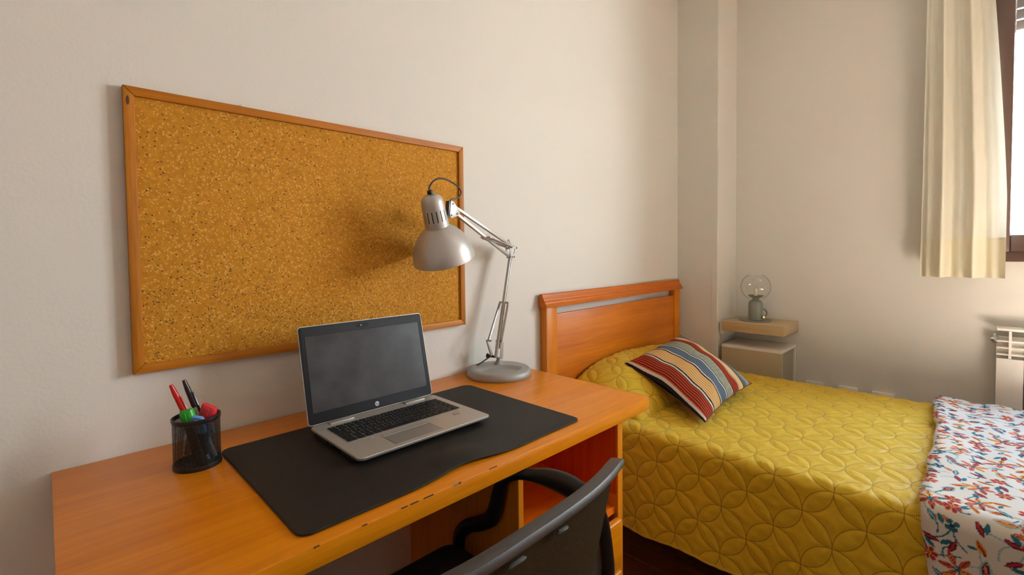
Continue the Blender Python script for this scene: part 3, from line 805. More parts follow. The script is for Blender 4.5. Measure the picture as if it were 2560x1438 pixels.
ring = [top[0, i] for i in range(0, nu_, 14)]+[top[j, -1] for j in range(0, nv_, 6)]+[top[-1, i] for i in range(nu_-1, 0, -14)]+[top[j, 0] for j in range(nv_-1, 0, -6)]
ring.append(ring[0])
MB().tube(ring, .0016, 6, cap=False).build('seam', plain('seam_thread', (.12, .03, .02, 1), .8), cu, True)

# ------------------------------------------------------------------ desk
dk = thing('desk', 'orange cherry veneer desk along the wall with an open pedestal on the right', 'desk', (.60, -.30, 0))
DX0, DX1, DY0, DY1, DZ = -.002, 1.204, -.600, -.004, .750
mb = MB()
prof = [(DX0, DY1), (DX0, DY0+.004), (DX0+.004, DY0), (DX1-.016, DY0), (DX1-.008, DY0+.004), (DX1-.003, DY0+.012), (DX1, DY0+.022), (DX1, DY1)]
mb.prism([(x, y, DZ-.033) for x, y in prof], None, (0, 0, .033), bev=.0016)
tp = mb.build('tabletop', M_deskx, dk, True)
# chipped spots along the front top edge
def chip(x, w, h, mat):
    k_ = 7
    pts = [(x+w*(j/k_-.5), DY0-.0004, DZ-.0006-h*(.35+.65*rnd.random())) for j in range(k_+1)]
    up_ = [(x+w*(j/k_-.5), DY0+.0003+.0008*rnd.random(), DZ+.0004) for j in range(k_+1)]
    m2 = MB(); vs = [m2.bm.verts.new(p) for p in pts]; vu = [m2.bm.verts.new(p) for p in up_]
    vm = [m2.bm.verts.new((p[0], DY0-.0004, DZ+.0004)) for p in pts]
    for j in range(k_):
        m2.bm.faces.new((vs[j], vs[j+1], vm[j+1], vm[j])); m2.bm.faces.new((vm[j], vm[j+1], vu[j+1], vu[j]))
    m2.build('chip', mat, tp)
M_chip = plain('bare_chipboard', (.34, .25, .15, 1), .9); M_chipd = plain('dark_chip_edge', (.10, .035, .010, 1), .9)
for x, w, h, q in ((.511, .011, .004, M_chip), (.519, .005, .003, M_chipd), (.452, .020, .0015, M_chipd), (.424, .016, .0012, M_chipd), (.405, .012, .001, M_chipd), (.335, .009, .001, M_chipd), (.262, .008, .0012, M_chipd), (.60, .02, .0007, M_chipd)):
    chip(x, w, h, q)
# pedestal
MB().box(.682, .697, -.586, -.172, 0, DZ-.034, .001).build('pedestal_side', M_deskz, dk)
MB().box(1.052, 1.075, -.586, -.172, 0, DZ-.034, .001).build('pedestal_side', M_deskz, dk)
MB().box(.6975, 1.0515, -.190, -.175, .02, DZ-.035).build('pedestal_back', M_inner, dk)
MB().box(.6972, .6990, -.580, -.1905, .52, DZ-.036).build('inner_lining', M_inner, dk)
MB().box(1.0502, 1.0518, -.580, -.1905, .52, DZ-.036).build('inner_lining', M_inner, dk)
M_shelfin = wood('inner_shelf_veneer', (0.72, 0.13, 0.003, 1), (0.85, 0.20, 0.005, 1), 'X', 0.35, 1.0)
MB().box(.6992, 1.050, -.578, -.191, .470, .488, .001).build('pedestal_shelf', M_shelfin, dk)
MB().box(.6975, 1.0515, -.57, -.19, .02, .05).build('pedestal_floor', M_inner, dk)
for z0, z1 in ((.342, .472), (.205, .337), (.060, .200)):
    d_ = MB().box(.702, 1.043, -.606, -.586, z0, z1-.003, .006, 3).build('drawer', M_deskx, dk, True)
    MB().tube([(.83, -.606, (z0+z1)/2), (.83, -.622, (z0+z1)/2), (.91, -.622, (z0+z1)/2), (.91, -.606, (z0+z1)/2)], .004, 8).build('drawer_handle', M_steel, d_, True)
MB().box(.06, .082, -.56, -.03, 0, DZ-.034, .001).build('side_panel', M_deskz, dk)

# ------------------------------------------------------------------ desk mat
mx0, mx1, my0, my1 = .249, .917, -.571, -.136
mnx, mny = 200, 90
xs = np.linspace(mx0, mx1, mnx); ys = np.linspace(my0, my1, mny)
XX, YY = np.meshgrid(xs, ys)
r_ = .022
# round the corners by pulling the boundary in
def corner(X, Y):
    X = X.copy(); Y = Y.copy()
    dxl = np.minimum(X-mx0, mx1-X); dyl = np.minimum(Y-my0, my1-Y)
    m_ = (dxl < r_) & (dyl < r_)
    cx = np.where(X-mx0 < mx1-X, mx0+r_, mx1-r_); cy = np.where(Y-my0 < my1-Y, my0+r_, my1-r_)
    vx, vy = X-cx, Y-cy; rr = np.maximum(np.abs(vx), np.abs(vy)); l = np.hypot(vx, vy)+1e-9
    X[m_] = (cx+vx/l*rr)[m_]; Y[m_] = (cy+vy/l*rr)[m_]
    return X, Y
XX, YY = corner(XX, YY)
lift = .009*np.exp(-((XX-.575)/.075)**2)*np.exp(-((YY-my0-.045)/.050)**2)
ZZ = .7524+lift
YY = YY+.012*np.exp(-((XX-.560)/.07)**2)*np.exp(-((YY-my0)/.05)**2)+.004*np.exp(-((XX-.69)/.07)**2)*(-1)*np.exp(-((YY-my0)/.05)**2)
mato = grid_mesh('desk_mat', np.stack([XX, YY, ZZ], -1), M_mat, None)
tag(mato, 'dark charcoal desk mat lying under the laptop', 'desk mat')
md_ = mato.modifiers.new('thickness', 'SOLIDIFY'); md_.thickness = .0020; md_.offset = -1

# ------------------------------------------------------------------ laptop
LX0, LX1, LY0, LY1 = .4155, .7520, -.4265, -.1880
LZ = .7710
lap = thing('laptop', 'open silver laptop with black keyboard and dark screen on the desk mat', 'laptop', ((LX0+LX1)/2, (LY0+LY1)/2, .7526))
def loft(mb, loops):
    V = [[mb.bm.verts.new(p) for p in l] for l in loops]; k_ = len(V[0])
    for a, b_ in zip(V[:-1], V[1:]):
        for j in range(k_): mb.bm.faces.new((a[j], a[(j+1) % k_], b_[(j+1) % k_], b_[j]))
    mb.bm.faces.new(V[0][::-1]); mb.bm.faces.new(V[-1]); return mb
mb = loft(MB(), [rrect(LX0+.020, LX1-.020, LY0+.022, LY1-.012, .012, .7545), rrect(LX0+.003, LX1-.003, LY0+.005, LY1-.002, .012, .7625), rrect(LX0, LX1, LY0+.001, LY1, .012, .7655),
                 rrect(LX0, LX1, LY0, LY1, .012, .7700), rrect(LX0+.001, LX1-.001, LY0+.001, LY1-.001, .011, LZ)])
body = mb.build('base', M_lapsil, lap, True)
M_groove = plain('groove_grey', (.09, .085, .08, 1), .5)
mb = loft(MB(), [rrect(LX0-.0002, LX1+.0002, LY0-.0002, LY1+.0002, .012, .7664), rrect(LX0-.0002, LX1+.0002, LY0-.0002, LY1+.0002, .012, .7670)])
mb.build('side_seam', M_groove, body)
for fx in (LX0+.04, LX1-.04):
    for fy in (LY0+.035, LY1-.03): MB().lathe([(0, 0), (.008, 0), (.008, .003), (0, .003)], (fx, fy, .7524), n=16).build('rubber_foot', M_black, body)
# left side vents and ports
for j in range(22):
    y = LY1-.030-j*.0028
    MB().box(LX0-.0006, LX0+.001, y-.0018, y, .7580+.0005, .7652).build('vent_slot', M_gap, body)
MB().box(LX0-.0007, LX0+.001, LY1-.112, LY1-.104, .7585, .7648).build('port', M_gap, body)
MB().tube([(LX0-.0006, LY1-.120, .762), (LX0+.001, LY1-.120, .762)], .0018, 10).build('port', M_gap, body)
MB().tube([(LX0-.0006, LY1-.012, .763), (LX0+.001, LY1-.012, .763)], .0016, 10).build('port', M_gap, body)
MB().box(LX0-.0006, LX0+.001, LY0+.020, LY0+.078, .7612, .7628).build('card_slot', M_gap, body)
# keyboard
KX0, KX1, KY1, KY0 = .4375, .7325, -.2265, -.3335
MB().box(KX0-.001, KX1+.001, KY0-.001, KY1+.0005, LZ-.0004, LZ+.0002).build('keyboard_tray', M_lapsil, lap)
MB().box(KX0-.004, KX1-.002, KY1+.001, KY1+.0032, LZ, LZ+.0008).build('speaker_lip', plain('bright_aluminium', (.62, .60, .57, 1), .3, metal=.7), lap)
rows = [[15.5/16]*16, [1]*13+[1.5, 1], [1.5]+[1]*12+[1, 1], [1.75]+[1]*11+[1.75, 1], [1.25]+[1]*11+[2.25, 1], [1.25, 1, 1, 1, 5.25, 1, 1, 1, 1, 1, 1]]
rh = [.0125]+[(KY1-KY0-.0125)/5]*5
U = (KX1-KX0)/15.5
letters = {1: dict(zip(range(0, 13), "º1234567890'¡")), 2: dict(zip(range(1, 13), "QWERTYUIOP`+")), 3: dict(zip(range(1, 13), "ASDFGHJKLÑ´Ç")), 4: dict(zip(range(1, 12), "<ZXCVBNM,.-"))}
kmesh = {}
y = KY1
for ri_, row in enumerate(rows):
    x = KX0; hh = rh[ri_]
    for ki, w_ in enumerate(row):
        kw = w_*U-.0026; kh = hh-.0026
        keyid = (round(kw, 5), round(kh, 5))
        cx_, cy_ = x+w_*U/2, y-hh/2
        if keyid not in kmesh:
            o = MB().box(-kw/2, kw/2, -kh/2, kh/2, 0, .0016, .0007, 1).build('key', M_key, None, True)
            kmesh[keyid] = o.data; o.parent = lap
        else:
            o = bpy.data.objects.new('key', kmesh[keyid]); C.objects.link(o); o.parent = lap
        o.location = Vector((cx_, cy_, LZ+.0002))-world_off(lap)
        ch = letters.get(ri_, {}).get(ki)
        if ch or ri_ in (0, 5) or ki == 0:
            cu_ = bpy.data.curves.new('legend', 'FONT'); cu_.body = ch or ('F%d' % ki if ri_ == 0 and 0 < ki < 13 else 'esc' if ri_ == 0 else 'alt')
            if ri_ == 5 and ki == 4: cu_.body = ' '
            cu_.size = .0052 if ch else .0034; cu_.align_x = 'CENTER'; cu_.align_y = 'CENTER'
            cu_.materials.append(M_legend)
            if cu_.body.strip():
                lo = text_obj('legend', cu_); lo.parent = o; lo.location = (-kw*.12 if ch else 0, kh*.05, .00168)
        x += w_*U
    y -= hh
# touchpad with buttons
M_pad = plain('touchpad', (.36, .34, .315, 1), .42, metal=.6)
M_palm = M_groove
MB().box(.5035, .6180, -.4145, -.3580, LZ-.0002, LZ+.0003, .0001).build('touchpad', M_pad, lap)
MB().box(.6184, .6192, -.4145, -.3500, LZ-.0002, LZ+.0002).build('pad_gap', M_groove, lap)
MB().box(.5022, .5032, -.4145, -.3500, LZ-.0002, LZ+.0002).build('pad_gap', M_groove, lap)
MB().box(.5035, .6180, -.3576, -.3525, LZ-.0002, LZ+.0003, .0001).build('pad_button', M_pad, lap)
MB().box(.5035, .6180, -.3590, -.3578, LZ, LZ+.0007).build('pad_strip', plain('bright_strip', (.75, .73, .70, 1), .3, metal=.5), lap)
MB().prism(rrect(.690, .708, -.3655, -.3525, .003, LZ+.00005), None, (0, 0, .0003)).build('fingerprint_reader', plain('reader_blue_grey', (.22, .22, .27, 1), .3), lap)
MB().prism(rrect(.693, .705, -.3635, -.3545, .002, LZ+.0003), None, (0, 0, .0002)).build('reader_window', M_pad, lap)
for x_, y_ in ((.482, -.345), (.650, -.345), (.722, -.343)): MB().box(x_, x_+.008, y_-.0018, y_, LZ, LZ+.0002).build('printed_mark', plain('pale_print', (.6, .6, .58, 1), .6), lap)
# hinge blocks
for a in (LX0+.040, LX1-.098):
    MB().box(a, a+.058, LY1-.020, LY1-.0035, LZ-.0005, LZ+.0030, .0012).build('hinge_cover', M_lapsil, lap, True)
# lid (local frame: origin bottom centre, X width, Z up along the lid, Y back)
tilt = math.atan2(.052, .221)
lx = (LX0+LX1)/2
LM = Matrix.Translation((lx-.003, LY1-.0015, LZ+.0012)) @ Matrix.Rotation(-tilt, 4, 'X')
hw = (LX1-LX0)/2
def in_lid(mb): bmesh.ops.transform(mb.bm, matrix=LM, verts=mb.bm.verts); return mb
def rr_xz(x0, x1, z0, z1, r, y): return [(p[0], y, p[1]) for p in rrect(x0, x1, z0, z1, r, 0)]
mb = MB(); loft(mb, [rr_xz(-hw, hw, 0, .2262, .008, .0005), rr_xz(-hw, hw, 0, .2262, .008, .0035), rr_xz(-hw+.003, hw-.003, .001, .2235, .007, .0065)])
lid = in_lid(mb).build('lid', M_lapsil, lap, True)
mb = MB(); mb.prism(rr_xz(-hw+.0016, hw-.0016, .0014, .2246, .0065, -.0006), None, (0, .0012, 0), .0003)
bez = in_lid(mb).build('screen_bezel', M_bezel, lap, True)
in_lid(MB().box(-.1545, .1550, -.0007, -.0002, .0268, .2020)).build('screen', M_screen, lap)
mb = MB()
for a in ((-.1548, .1553, .0263, .0268), (-.1548, .1553, .2020, .2027)): mb.box(a[0], a[1], -.0011, -.0002, a[2], a[3])
mb.box(-.1550, -.1545, -.0011, -.0002, .0268, .2020); mb.box(.1550, .1556, -.0011, -.0002, .0268, .2020)
in_lid(mb).build('screen_edge', M_gap, lap)
sh_ = in_lid(MB().prism(rr_xz(-.0225, .0055, .2085, .2185, .0045, -.0012), None, (0, .0007, 0))).build('camera_shutter', M_bezel, lap)
in_lid(MB().prism(rr_xz(-.0229, .0059, .2081, .2189, .0047, -.0009), None, (0, .0004, 0))).build('shutter_gap', M_gap, sh_)
in_lid(MB().lathe([(0, 0), (.0016, 0), (.0018, .0004)], (-.0125, -.0018, .2132), (0, 1, 0), 16)).build('camera_lens', plain('lens_glint', (.5, .48, .45, 1), .15), sh_)
for x_ in (-.0290, .0085): in_lid(MB().lathe([(0, 0), (.0008, 0), (.0008, .0005), (0, .0005)], (x_, -.0010, .2130), (0, 1, 0), 10)).build('microphone', M_gap, lap)
logo = in_lid(MB().lathe([(0, 0), (.0055, 0), (.0058, .0006)], (0.0035, -.0012, .0128), (0, 1, 0), 32)).build('logo_badge', plain('badge_silver', (.62, .62, .62, 1), .35, metal=.3), lap, True)
cu_ = bpy.data.curves.new('logo_letters', 'FONT'); cu_.body = 'hp'; cu_.size = .0098; cu_.shear = .28; cu_.align_x = 'CENTER'; cu_.align_y = 'CENTER'; cu_.offset = .00012
cu_.materials.append(plain('badge_letters', (.03, .03, .035, 1), .5))
lo = text_obj('logo_letters', cu_); lo.parent = logo
lo.matrix_local = Matrix.Translation(-world_off(lap)) @ LM @ Matrix.Translation((.0035, -.00135, .0126)) @ Matrix.Rotation(math.pi/2, 4, 'X')

# ------------------------------------------------------------------ cork board
bd = thing('cork_board', 'framed cork notice board hanging on the wall above the desk', 'notice board', (.567, 0, .917))
BX0, BX1, BZ0, BZ1, FW = .1255, 1.0075, .9165, 1.5110, .0185
ck = MB().box(BX0+FW-.003, BX1-FW+.003, -.0135, -.003, BZ0+FW-.003, BZ1-FW+.003)
# the cork's own origin sits at its lower left so its grain is laid from there
cko = ck.build('cork_sheet', M_cork, bd)
off = Vector((BX0+FW, 0, BZ0+FW))-world_off(bd)
for v in cko.data.vertices: v.co -= off
cko.location = off
def mitre(pts, mat): MB().prism(pts, None, (0, .0185, 0), .0010).build('frame_bar', mat, bd, True)
y = -.0205; g = .00035
mitre([(BX0+g, y, BZ1), (BX1-g, y, BZ1), (BX1-FW-g, y, BZ1-FW), (BX0+FW+g, y, BZ1-FW)], M_pine_x)
mitre([(BX0+g, y, BZ0), (BX0+FW+g, y, BZ0+FW), (BX1-FW-g, y, BZ0+FW), (BX1-g, y, BZ0)], M_pine_x)
mitre([(BX0, y, BZ0+g), (BX0, y, BZ1-g*2), (BX0+FW, y, BZ1-FW-g*2), (BX0+FW, y, BZ0+FW+g)], M_pine_z)
mitre([(BX1, y, BZ0+g), (BX1-FW, y, BZ0+FW+g), (BX1-FW, y, BZ1-FW-g), (BX1, y, BZ1-g)], M_pine_z)
M_knot = plain('pine_knot', (.10, .028, .006, 1), .5)
mb = MB(); mb.lathe([(0, 0), (.0022, 0), (.0030, .0002)], (0, 0, 0), (0, 1, 0), 16)
bmesh.ops.scale(mb.bm, vec=(1, 1, 3.2), verts=mb.bm.verts); bmesh.ops.translate(mb.bm, vec=(BX0+.0075, y-.0002, BZ1-.030), verts=mb.bm.verts)
mb.build('knot', M_knot, bd)
nl = thing('wall_nail', 'tiny nail stub in the wall just above the cork board', 'nail', (.345, 0, 1.515))
MB().tube([(.3455, 0, 1.5165), (.3455, -.006, 1.5165)], .0012, 8).build('shank', M_steel, nl)
MB().tube([(.3455, -.006, 1.5165), (.3455, -.0068, 1.5165)], .0022, 8).build('head', M_steel, nl)

# ------------------------------------------------------------------ pen cup
cxp, cyp = .2045, -.1685
cup = thing('pen_cup', 'black perforated metal pen cup on the left of the desk', 'pen holder', (cxp, cyp, DZ))
Rc_, z0c, z1c = .0400, DZ+.004, DZ+.0985
mb = MB()
NA, NR = 84, 32
sa, sz = 2*math.pi/NA, (z1c-z0c-.014)/NR
def cp(a, z, r=Rc_): return (cxp+r*math.cos(a), cyp+r*math.sin(a), z)
zb = z0c+.006
hexa = [(math.cos(t_), math.sin(t_)) for t_ in [math.pi/4*k_ for k_ in range(8)]]
for r_i in range(NR):
    for a_i in range(NA):
        a0 = (a_i+(.5 if r_i % 2 else 0))*sa; zc_ = zb+(r_i+.5)*sz
        outer = [(1, 0), (1, 1), (0, 1), (-1, 1), (-1, 0), (-1, -1), (0, -1), (1, -1)]
        vo = [mb.bm.verts.new(cp(a0+ox*sa/2, zc_+oz*sz/2)) for ox, oz in outer]
        vi = [mb.bm.verts.new(cp(a0+hx*.00095/Rc_, zc_+hz*.00095)) for hx, hz in hexa]
        for k_ in range(8): mb.bm.faces.new((vo[k_], vo[(k_+1) % 8], vi[(k_+1) % 8], vi[k_]))
bmesh.ops.remove_doubles(mb.bm, verts=mb.bm.verts, dist=.00002)
sl_ = mb.build('mesh_sleeve', M_meshcup, cup)
MB().lathe([(Rc_+.0012, 0), (Rc_+.0016, .003), (Rc_+.0008, .009), (Rc_-.001, .009), (Rc_-.001, .001), (0, .001), (0, 0), (Rc_+.0012, 0)], (cxp, cyp, DZ+.0002), n=64).build('bottom_cap', M_meshcup, cup, True)
MB().lathe([(Rc_-.001, z1c-.009), (Rc_+.0006, z1c-.009), (Rc_+.0016, z1c-.005), (Rc_+.0016, z1c-.001), (Rc_, z1c), (Rc_-.0016, z1c-.001), (Rc_-.001, z1c-.009)], (cxp, cyp, 0), n=64).build('rim', M_meshcup, cup, True)
rt3 = Vector((.711, -.703, 0)); fw3 = Vector((.703, .711, 0))
def pen(label, tip, foot, capcol, group):
    tip = Vector(tip); foot = Vector(foot); d = (tip-foot).normalized(); L = (tip-foot).length
    p_ = thing('pen', label, 'pen', foot, group)
    MB().tube([foot, foot+d*(L-.030)], .0038, 10).build('barrel', plain('clear_barrel', (.45, .42, .42, 1), .15), p_, True)
    MB().tube([tip-d*.058, tip-d*.055, tip-d*.020, tip], [.0050, .0056, .0052, .0034], 14).build('cap', capcol, p_, True)
    side = (rt3-d*rt3.dot(d)).normalized()
    c0 = tip-d*.030+side*.0058
    MB().tube([c0+d*.006-side*.003, c0, c0-d*.045+side*.0005], [.0016, .0022, .0016], 8, flat=(.9, 1.3)).build('clip', capcol, p_, True)
M_red = plain('red_plastic', (.52, .010, .008, 1), .3); M_purple = plain('purple_black_plastic', (.022, .008, .016, 1), .25)
pen('red capped ballpoint pen leaning left in the pen cup', (.1660, -.1640, .9150), (.222, -.172, .756), M_red, 'pens in the cup')
pen('dark purple capped ballpoint pen in the pen cup', (.1880, -.1585, .9190), (.236, -.166, .756), M_purple, 'pens in the cup')
def marker(label, topc, foot, col_, w=.0135, th=.0085, slope=0.0):
    topc = Vector(topc); foot = Vector(foot); d = (topc-foot).normalized()
    u = (rt3-d*rt3.dot(d)).normalized(); v = d.cross(u).normalized()
    p_ = thing('highlighter', label, 'highlighter', foot, 'highlighters in the cup')
    def ring_(c, a, b_, sl=0): return [c+u*(a*math.copysign(abs(math.cos(t_))**.5, math.cos(t_)))+v*(b_*math.copysign(abs(math.sin(t_))**.6, math.sin(t_)))+d*(sl*math.cos(t_)) for t_ in [2*math.pi*k_/20 for k_ in range(20)]]
    mb = loft(MB(), [ring_(foot, w*.8, th*.8), ring_(topc-d*.034, w*.85, th*.85)]); mb.build('barrel', plain('black_marker_body', (.012, .012, .013, 1), .35), p_, True)
    mb = loft(MB(), [ring_(topc-d*.034, w, th), ring_(topc-d*.006, w, th*.95, slope*.7), ring_(topc-d*.001, w*.92, th*.7, slope), ring_(topc, w*.75, th*.35, slope*.85)])
    cp_ = mb.build('cap', col_, p_, True)
    mb = loft(MB(), [ring_(topc-d*.030+v*(-th*1.0), w*.28, .0022), ring_(topc-d*.004+v*(-th*.95), w*.28, .0022)]); mb.build('clip', col_, p_, True)
marker('bright green highlighter in the pen cup', (.1865, -.1770, .8655), (.208, -.180, .757), plain('green_plastic', (.035, .42, .035, 1), .3), .0125, .008)
marker('pale blue highlighter lowest in the pen cup', (.2020, -.1930, .8520), (.213, -.178, .772), plain('blue_plastic', (.12, .32, .62, 1), .3), .0120, .006, -.003)
marker('coral red highlighter on the right of the pen cup', (.2270, -.1760, .8640), (.205, -.158, .757), plain('coral_plastic', (.68, .030, .045, 1), .3), .0150, .008, -.003)

# ------------------------------------------------------------------ architect lamp
lam = thing('desk_lamp', 'silver jointed architect desk lamp standing at the back of the desk', 'lamp', (1.072, -.1126, DZ))
BC = Vector((1.072, -.1126, DZ)); BR = .1076
pr = [(0, 0), (BR-.003, 0), (BR-.001, .003), (BR, .007), (BR-.003, .019), (BR-.008, .0235), (BR-.016, .025), (BR-.030, .0245), (0, .0245)]
nseg = 72; mb = MB(); mb.lathe(pr[:8], BC, n=nseg)
# dished top: a tray scooped into the side away from the stem
aw = Vector((.55, .835, 0)).normalized(); sd_ = Vector((aw.y, -aw.x, 0))
ng = 44; rr0 = BR-.030
pts_ = {}
tb = MB()
for j in range(0, 15):
    for k_ in range(nseg):
        r = rr0*j/14; a = 2*math.pi*k_/nseg
        p_ = Vector((r*math.cos(a), r*math.sin(a), 0)); s_a = p_.dot(aw)
        e_ = ((p_.dot(sd_))/(rr0*.97))**2+((s_a+rr0*.30)/(rr0*.66))**2
        dpt = .0095*max(0.0, min(1.0, (1-e_)*3.0))
        pts_[(j, k_)] = BC+Vector((p_.x, p_.y, .0245-dpt))
vv = {k_: tb.bm.verts.new(v) for k_, v in pts_.items() if k_[0] > 0}
c_ = tb.bm.verts.new(pts_[(0, 0)])
for k_ in range(nseg):
    tb.bm.faces.new((c_, vv[(1, k_)], vv[(1, (k_+1) % nseg)]))
    for j in range(1, 14): tb.bm.faces.new((vv[(j, k_)], vv[(j+1, k_)], vv[(j+1, (k_+1) % nseg)], vv[(j, (k_+1) % nseg)]))
bs = mb.build('base', M_lampbase, lam, True)
tb.build('pen_tray', M_lampbase, lam, True, 60)
ST = Vector((1.105, -.0750, DZ+.024))
MB().lathe([(0, -.002), (.020, -.002), (.015, .004), (.010, .009), (.007, .014), (.006, .022), (0, .022)], ST, n=28).build('stem', M_lampbase, lam, True)
AD = Vector((.9806, .1961, 0)); AN = Vector((-.1961, .9806, 0))      # arm plane direction and its normal (towards wall)
def bar(p, q, w, t, parent, name='arm_bar', off=0.0, mat=None):
    """square channel from p to q, w in plane, t across"""
    p = Vector(p)+AN*off; q = Vector(q)+AN*off; d = (q-p).normalized(); n = d.cross(AN).normalized()
    pts = [p+n*(w/2)-AN*(t/2), p-n*(w/2)-AN*(t/2), q-n*(w/2)-AN*(t/2), q+n*(w/2)-AN*(t/2)]
    return MB().prism(pts, None, AN*t, .0008).build(name, mat or M_lampgrey, parent, True)
def plate(pts, off, t, parent, name, mat=None):
    return MB().prism([Vector(p)+AN*(off-t/2) for p in pts], None, AN*t, .0006).build(name, mat or M_lampgrey, parent, True)
def rivet(p, off, parent, r=.0028):
    MB().tube([Vector(p)+AN*(off-.0018), Vector(p)+AN*(off+.001)], [r*.8, r], 12).build('rivet', M_lampdark, parent, True)
def spring(p, q, r=.0036, parent=None):
    p, q = Vector(p), Vector(q); d = q-p; L = d.length; d.normalize(); u = d.cross(AN).normalized(); v = d.cross(u)
    n_ = int(L/.0024); pts = []
    for j in range(n_*8+1):
        a = 2*math.pi*j/8; pts.append(p+d*(L*j/(n_*8))+r*(math.cos(a)*u+math.sin(a)*v))
    MB().tube(pts, .0009, 5).build('spring', M_steel, parent, True)
lB, lT = Vector((1.0843, -.0833, .803)), Vector((1.1753, -.0651, 1.1411))
rB, rT = Vector((1.1020, -.0798, .8283)), Vector((1.1870, -.0628, 1.1409))
fork = plate([(1.092, -.0812, .797), (1.110, -.0776, .792), (1.115, -.0766, .848), (1.104, -.0788, .856), (1.098, -.080, .83)], -.012, .0022, lam, 'bracket')
plate([(1.092, -.0812, .797), (1.110, -.0776, .792), (1.115, -.0766, .848), (1.104, -.0788, .856), (1.098, -.080, .83)], .010, .0022, lam, 'bracket')
plate([(1.050, -.0900, .865), (1.058, -.0884, .865), (1.082, -.0837, .812), (1.074, -.0853, .806)], .012, .006, lam, 'bracket')
bar(lB, lT, .0075, .010, lam, 'lower_arm', -.001)
bar(rB, rT, .0065, .010, lam, 'lower_arm', .001)
pin = lambda p, w, nm='pin': MB().tube([Vector(p)-AN*w, Vector(p)+AN*w], .0032, 10).build(nm, M_lampgrey, lam, True)
pinU = lB.lerp(lT, .535)+Vector((.004, 0, 0)); pin(pinU, .020)
pin((1.052, -.0897, .864), .009); pin((1.106, -.0789, .8535), .013)
spring(pinU+AN*.016-Vector((.003, 0, .002)), Vector((1.053, -.0895, .866))+AN*.004, .0036, lam)
spring(pinU-AN*.016+Vector((.001, 0, -.002)), Vector((1.106, -.0789, .856))-AN*.010, .0036, lam)
MB().tube([Vector((1.086, -.083, .803))+AN*.006, Vector((1.086, -.083, .803))+AN*.030, Vector((1.086, -.083, .803))+AN*.036], [.004, .005, .009], 8).build('thumb_screw', M_black, lam, True)
MB().tube(spline([(1.078, -.070, .806), (1.062, -.060, .795), (1.045, -.045, .780), (1.03, -.022, .765), (1.02, -.010, .754)]), .0022, 8).build('power_cable', plain('red_brown_cable', (.10, .018, .010, 1), .5), lam, True)
# elbow
EP = [(1.1615, -.0679, 1.1745), (1.2075, -.0587, 1.1810), (1.1915, -.0619, 1.1375), (1.1695, -.0663, 1.1375)]
ep0 = [Vector(p) for p in EP]; cc_ = sum(ep0, Vector())/4
hole = [cc_+(p-cc_)*.45+Vector((0, 0, .004)) for p in ep0]
def holed(off):
    mb = MB(); t = .002
    vs = [[mb.bm.verts.new(p+AN*(off+s_)) for p in l] for l in (ep0, hole) for s_ in (-t/2, t/2)]
    for j in range(4):
        k_ = (j+1) % 4
        mb.bm.faces.new((vs[0][j], vs[0][k_], vs[2][k_], vs[2][j])); mb.bm.faces.new((vs[1][j], vs[1][k_], vs[3][k_], vs[3][j]))
        mb.bm.faces.new((vs[0][j], vs[0][k_], vs[1][k_], vs[1][j])); mb.bm.faces.new((vs[2][j], vs[2][k_], vs[3][k_], vs[3][j]))
    return mb.build('elbow_plate', M_lampgrey, lam, True)
el = holed(-.0085); holed(.0085)
for p in ((1.2040, -.0594, 1.1735), (1.1755, -.0651, 1.1420), (1.1880, -.0626, 1.1415)): rivet(p, -.0098, el)
uT0, uT1 = Vector((.8800, -.1242, 1.3010)), Vector((1.1960, -.0610, 1.1760))
uB0, uB1 = Vector((.8916, -.1219, 1.2789)), Vector((1.1758, -.0650, 1.1415))
bar(uT0, uT1, .0085, .010, lam, 'upper_arm', 0); bar(uB0, uB1, .0085, .010, lam, 'upper_arm', 0)
pin((1.040, -.0922, 1.2085), .020)
for s_ in (-1, 1):
    spring(Vector((1.043, -.0916, 1.2065))+AN*(.015*s_), Vector((1.172, -.0658, 1.1765))+AN*(.012*s_), .0034, lam)
MB().tube([(1.158, -.0686, 1.188), (1.168, -.0666, 1.203), (1.184, -.0634, 1.184)], .0013, 6).build('wire_hook', M_lampdark, lam, True)
# head bracket
TP = [(.8630, -.1276, 1.3135), (.8745, -.1253, 1.3135), (.9060, -.1190, 1.2850), (.8960, -.1210, 1.2710), (.8640, -.1274, 1.2630), (.8575, -.1287, 1.2690)]
hb = plate(TP, -.0075, .0022, lam, 'head_bracket'); plate(TP, .0075, .0022, lam, 'head_bracket')
for p in ((.8720, -.1258, 1.3055), (.8640, -.1274, 1.2715), (.8900, -.1222, 1.2770)): rivet(p, -.0092, hb, .0030)
# shade: axis from crown to mouth
axd = (Vector((0, 0, -1))+Vector((.796, -.606, 0))*.19+Vector((.606, .796, 0))*.33).normalized()
RM = Vector((.8370, -.1360, 1.1420))         # centre of the mouth
def prof_(l): return l
HS, HN = .100, .088
sp_ = [(.0905, 0), (.0900, -.008), (.0870, -.026), (.0800, -.048), (.0700, -.067), (.0560, -.084), (.0410, -.096), (.0340, -.1005)]
inner = [(r-.0015, h) for r, h in sp_[::-1]]
MB().lathe(sp_+inner+[sp_[0]], RM, axd, 72).build('shade', M_lampgrey, lam, True, 50)
nk = [(.0345, -.0985), (.0345, -.112), (.0340, -.118), (.0335, -.134), (.0325, -.150), (.0320, -.158), (.0320, -.168), (.0305, -.178), (.0265, -.186), (.0190, -.192), (.0100, -.195), (0, -.1955)]
nko = MB().lathe(nk, RM, axd, 80, skip=lambda j, k_: (j in (2, 3) and k_ % 5 == 0) or (j == 9 and k_ % 8 == 0)).build('shade_neck', M_lampgrey, lam, True, 50)
MB().lathe([(.026, -.100), (.026, -.175), (0, -.180)], RM, axd, 24).build('lamp_socket', M_gap, nko, True)
ct = RM-axd*.1950
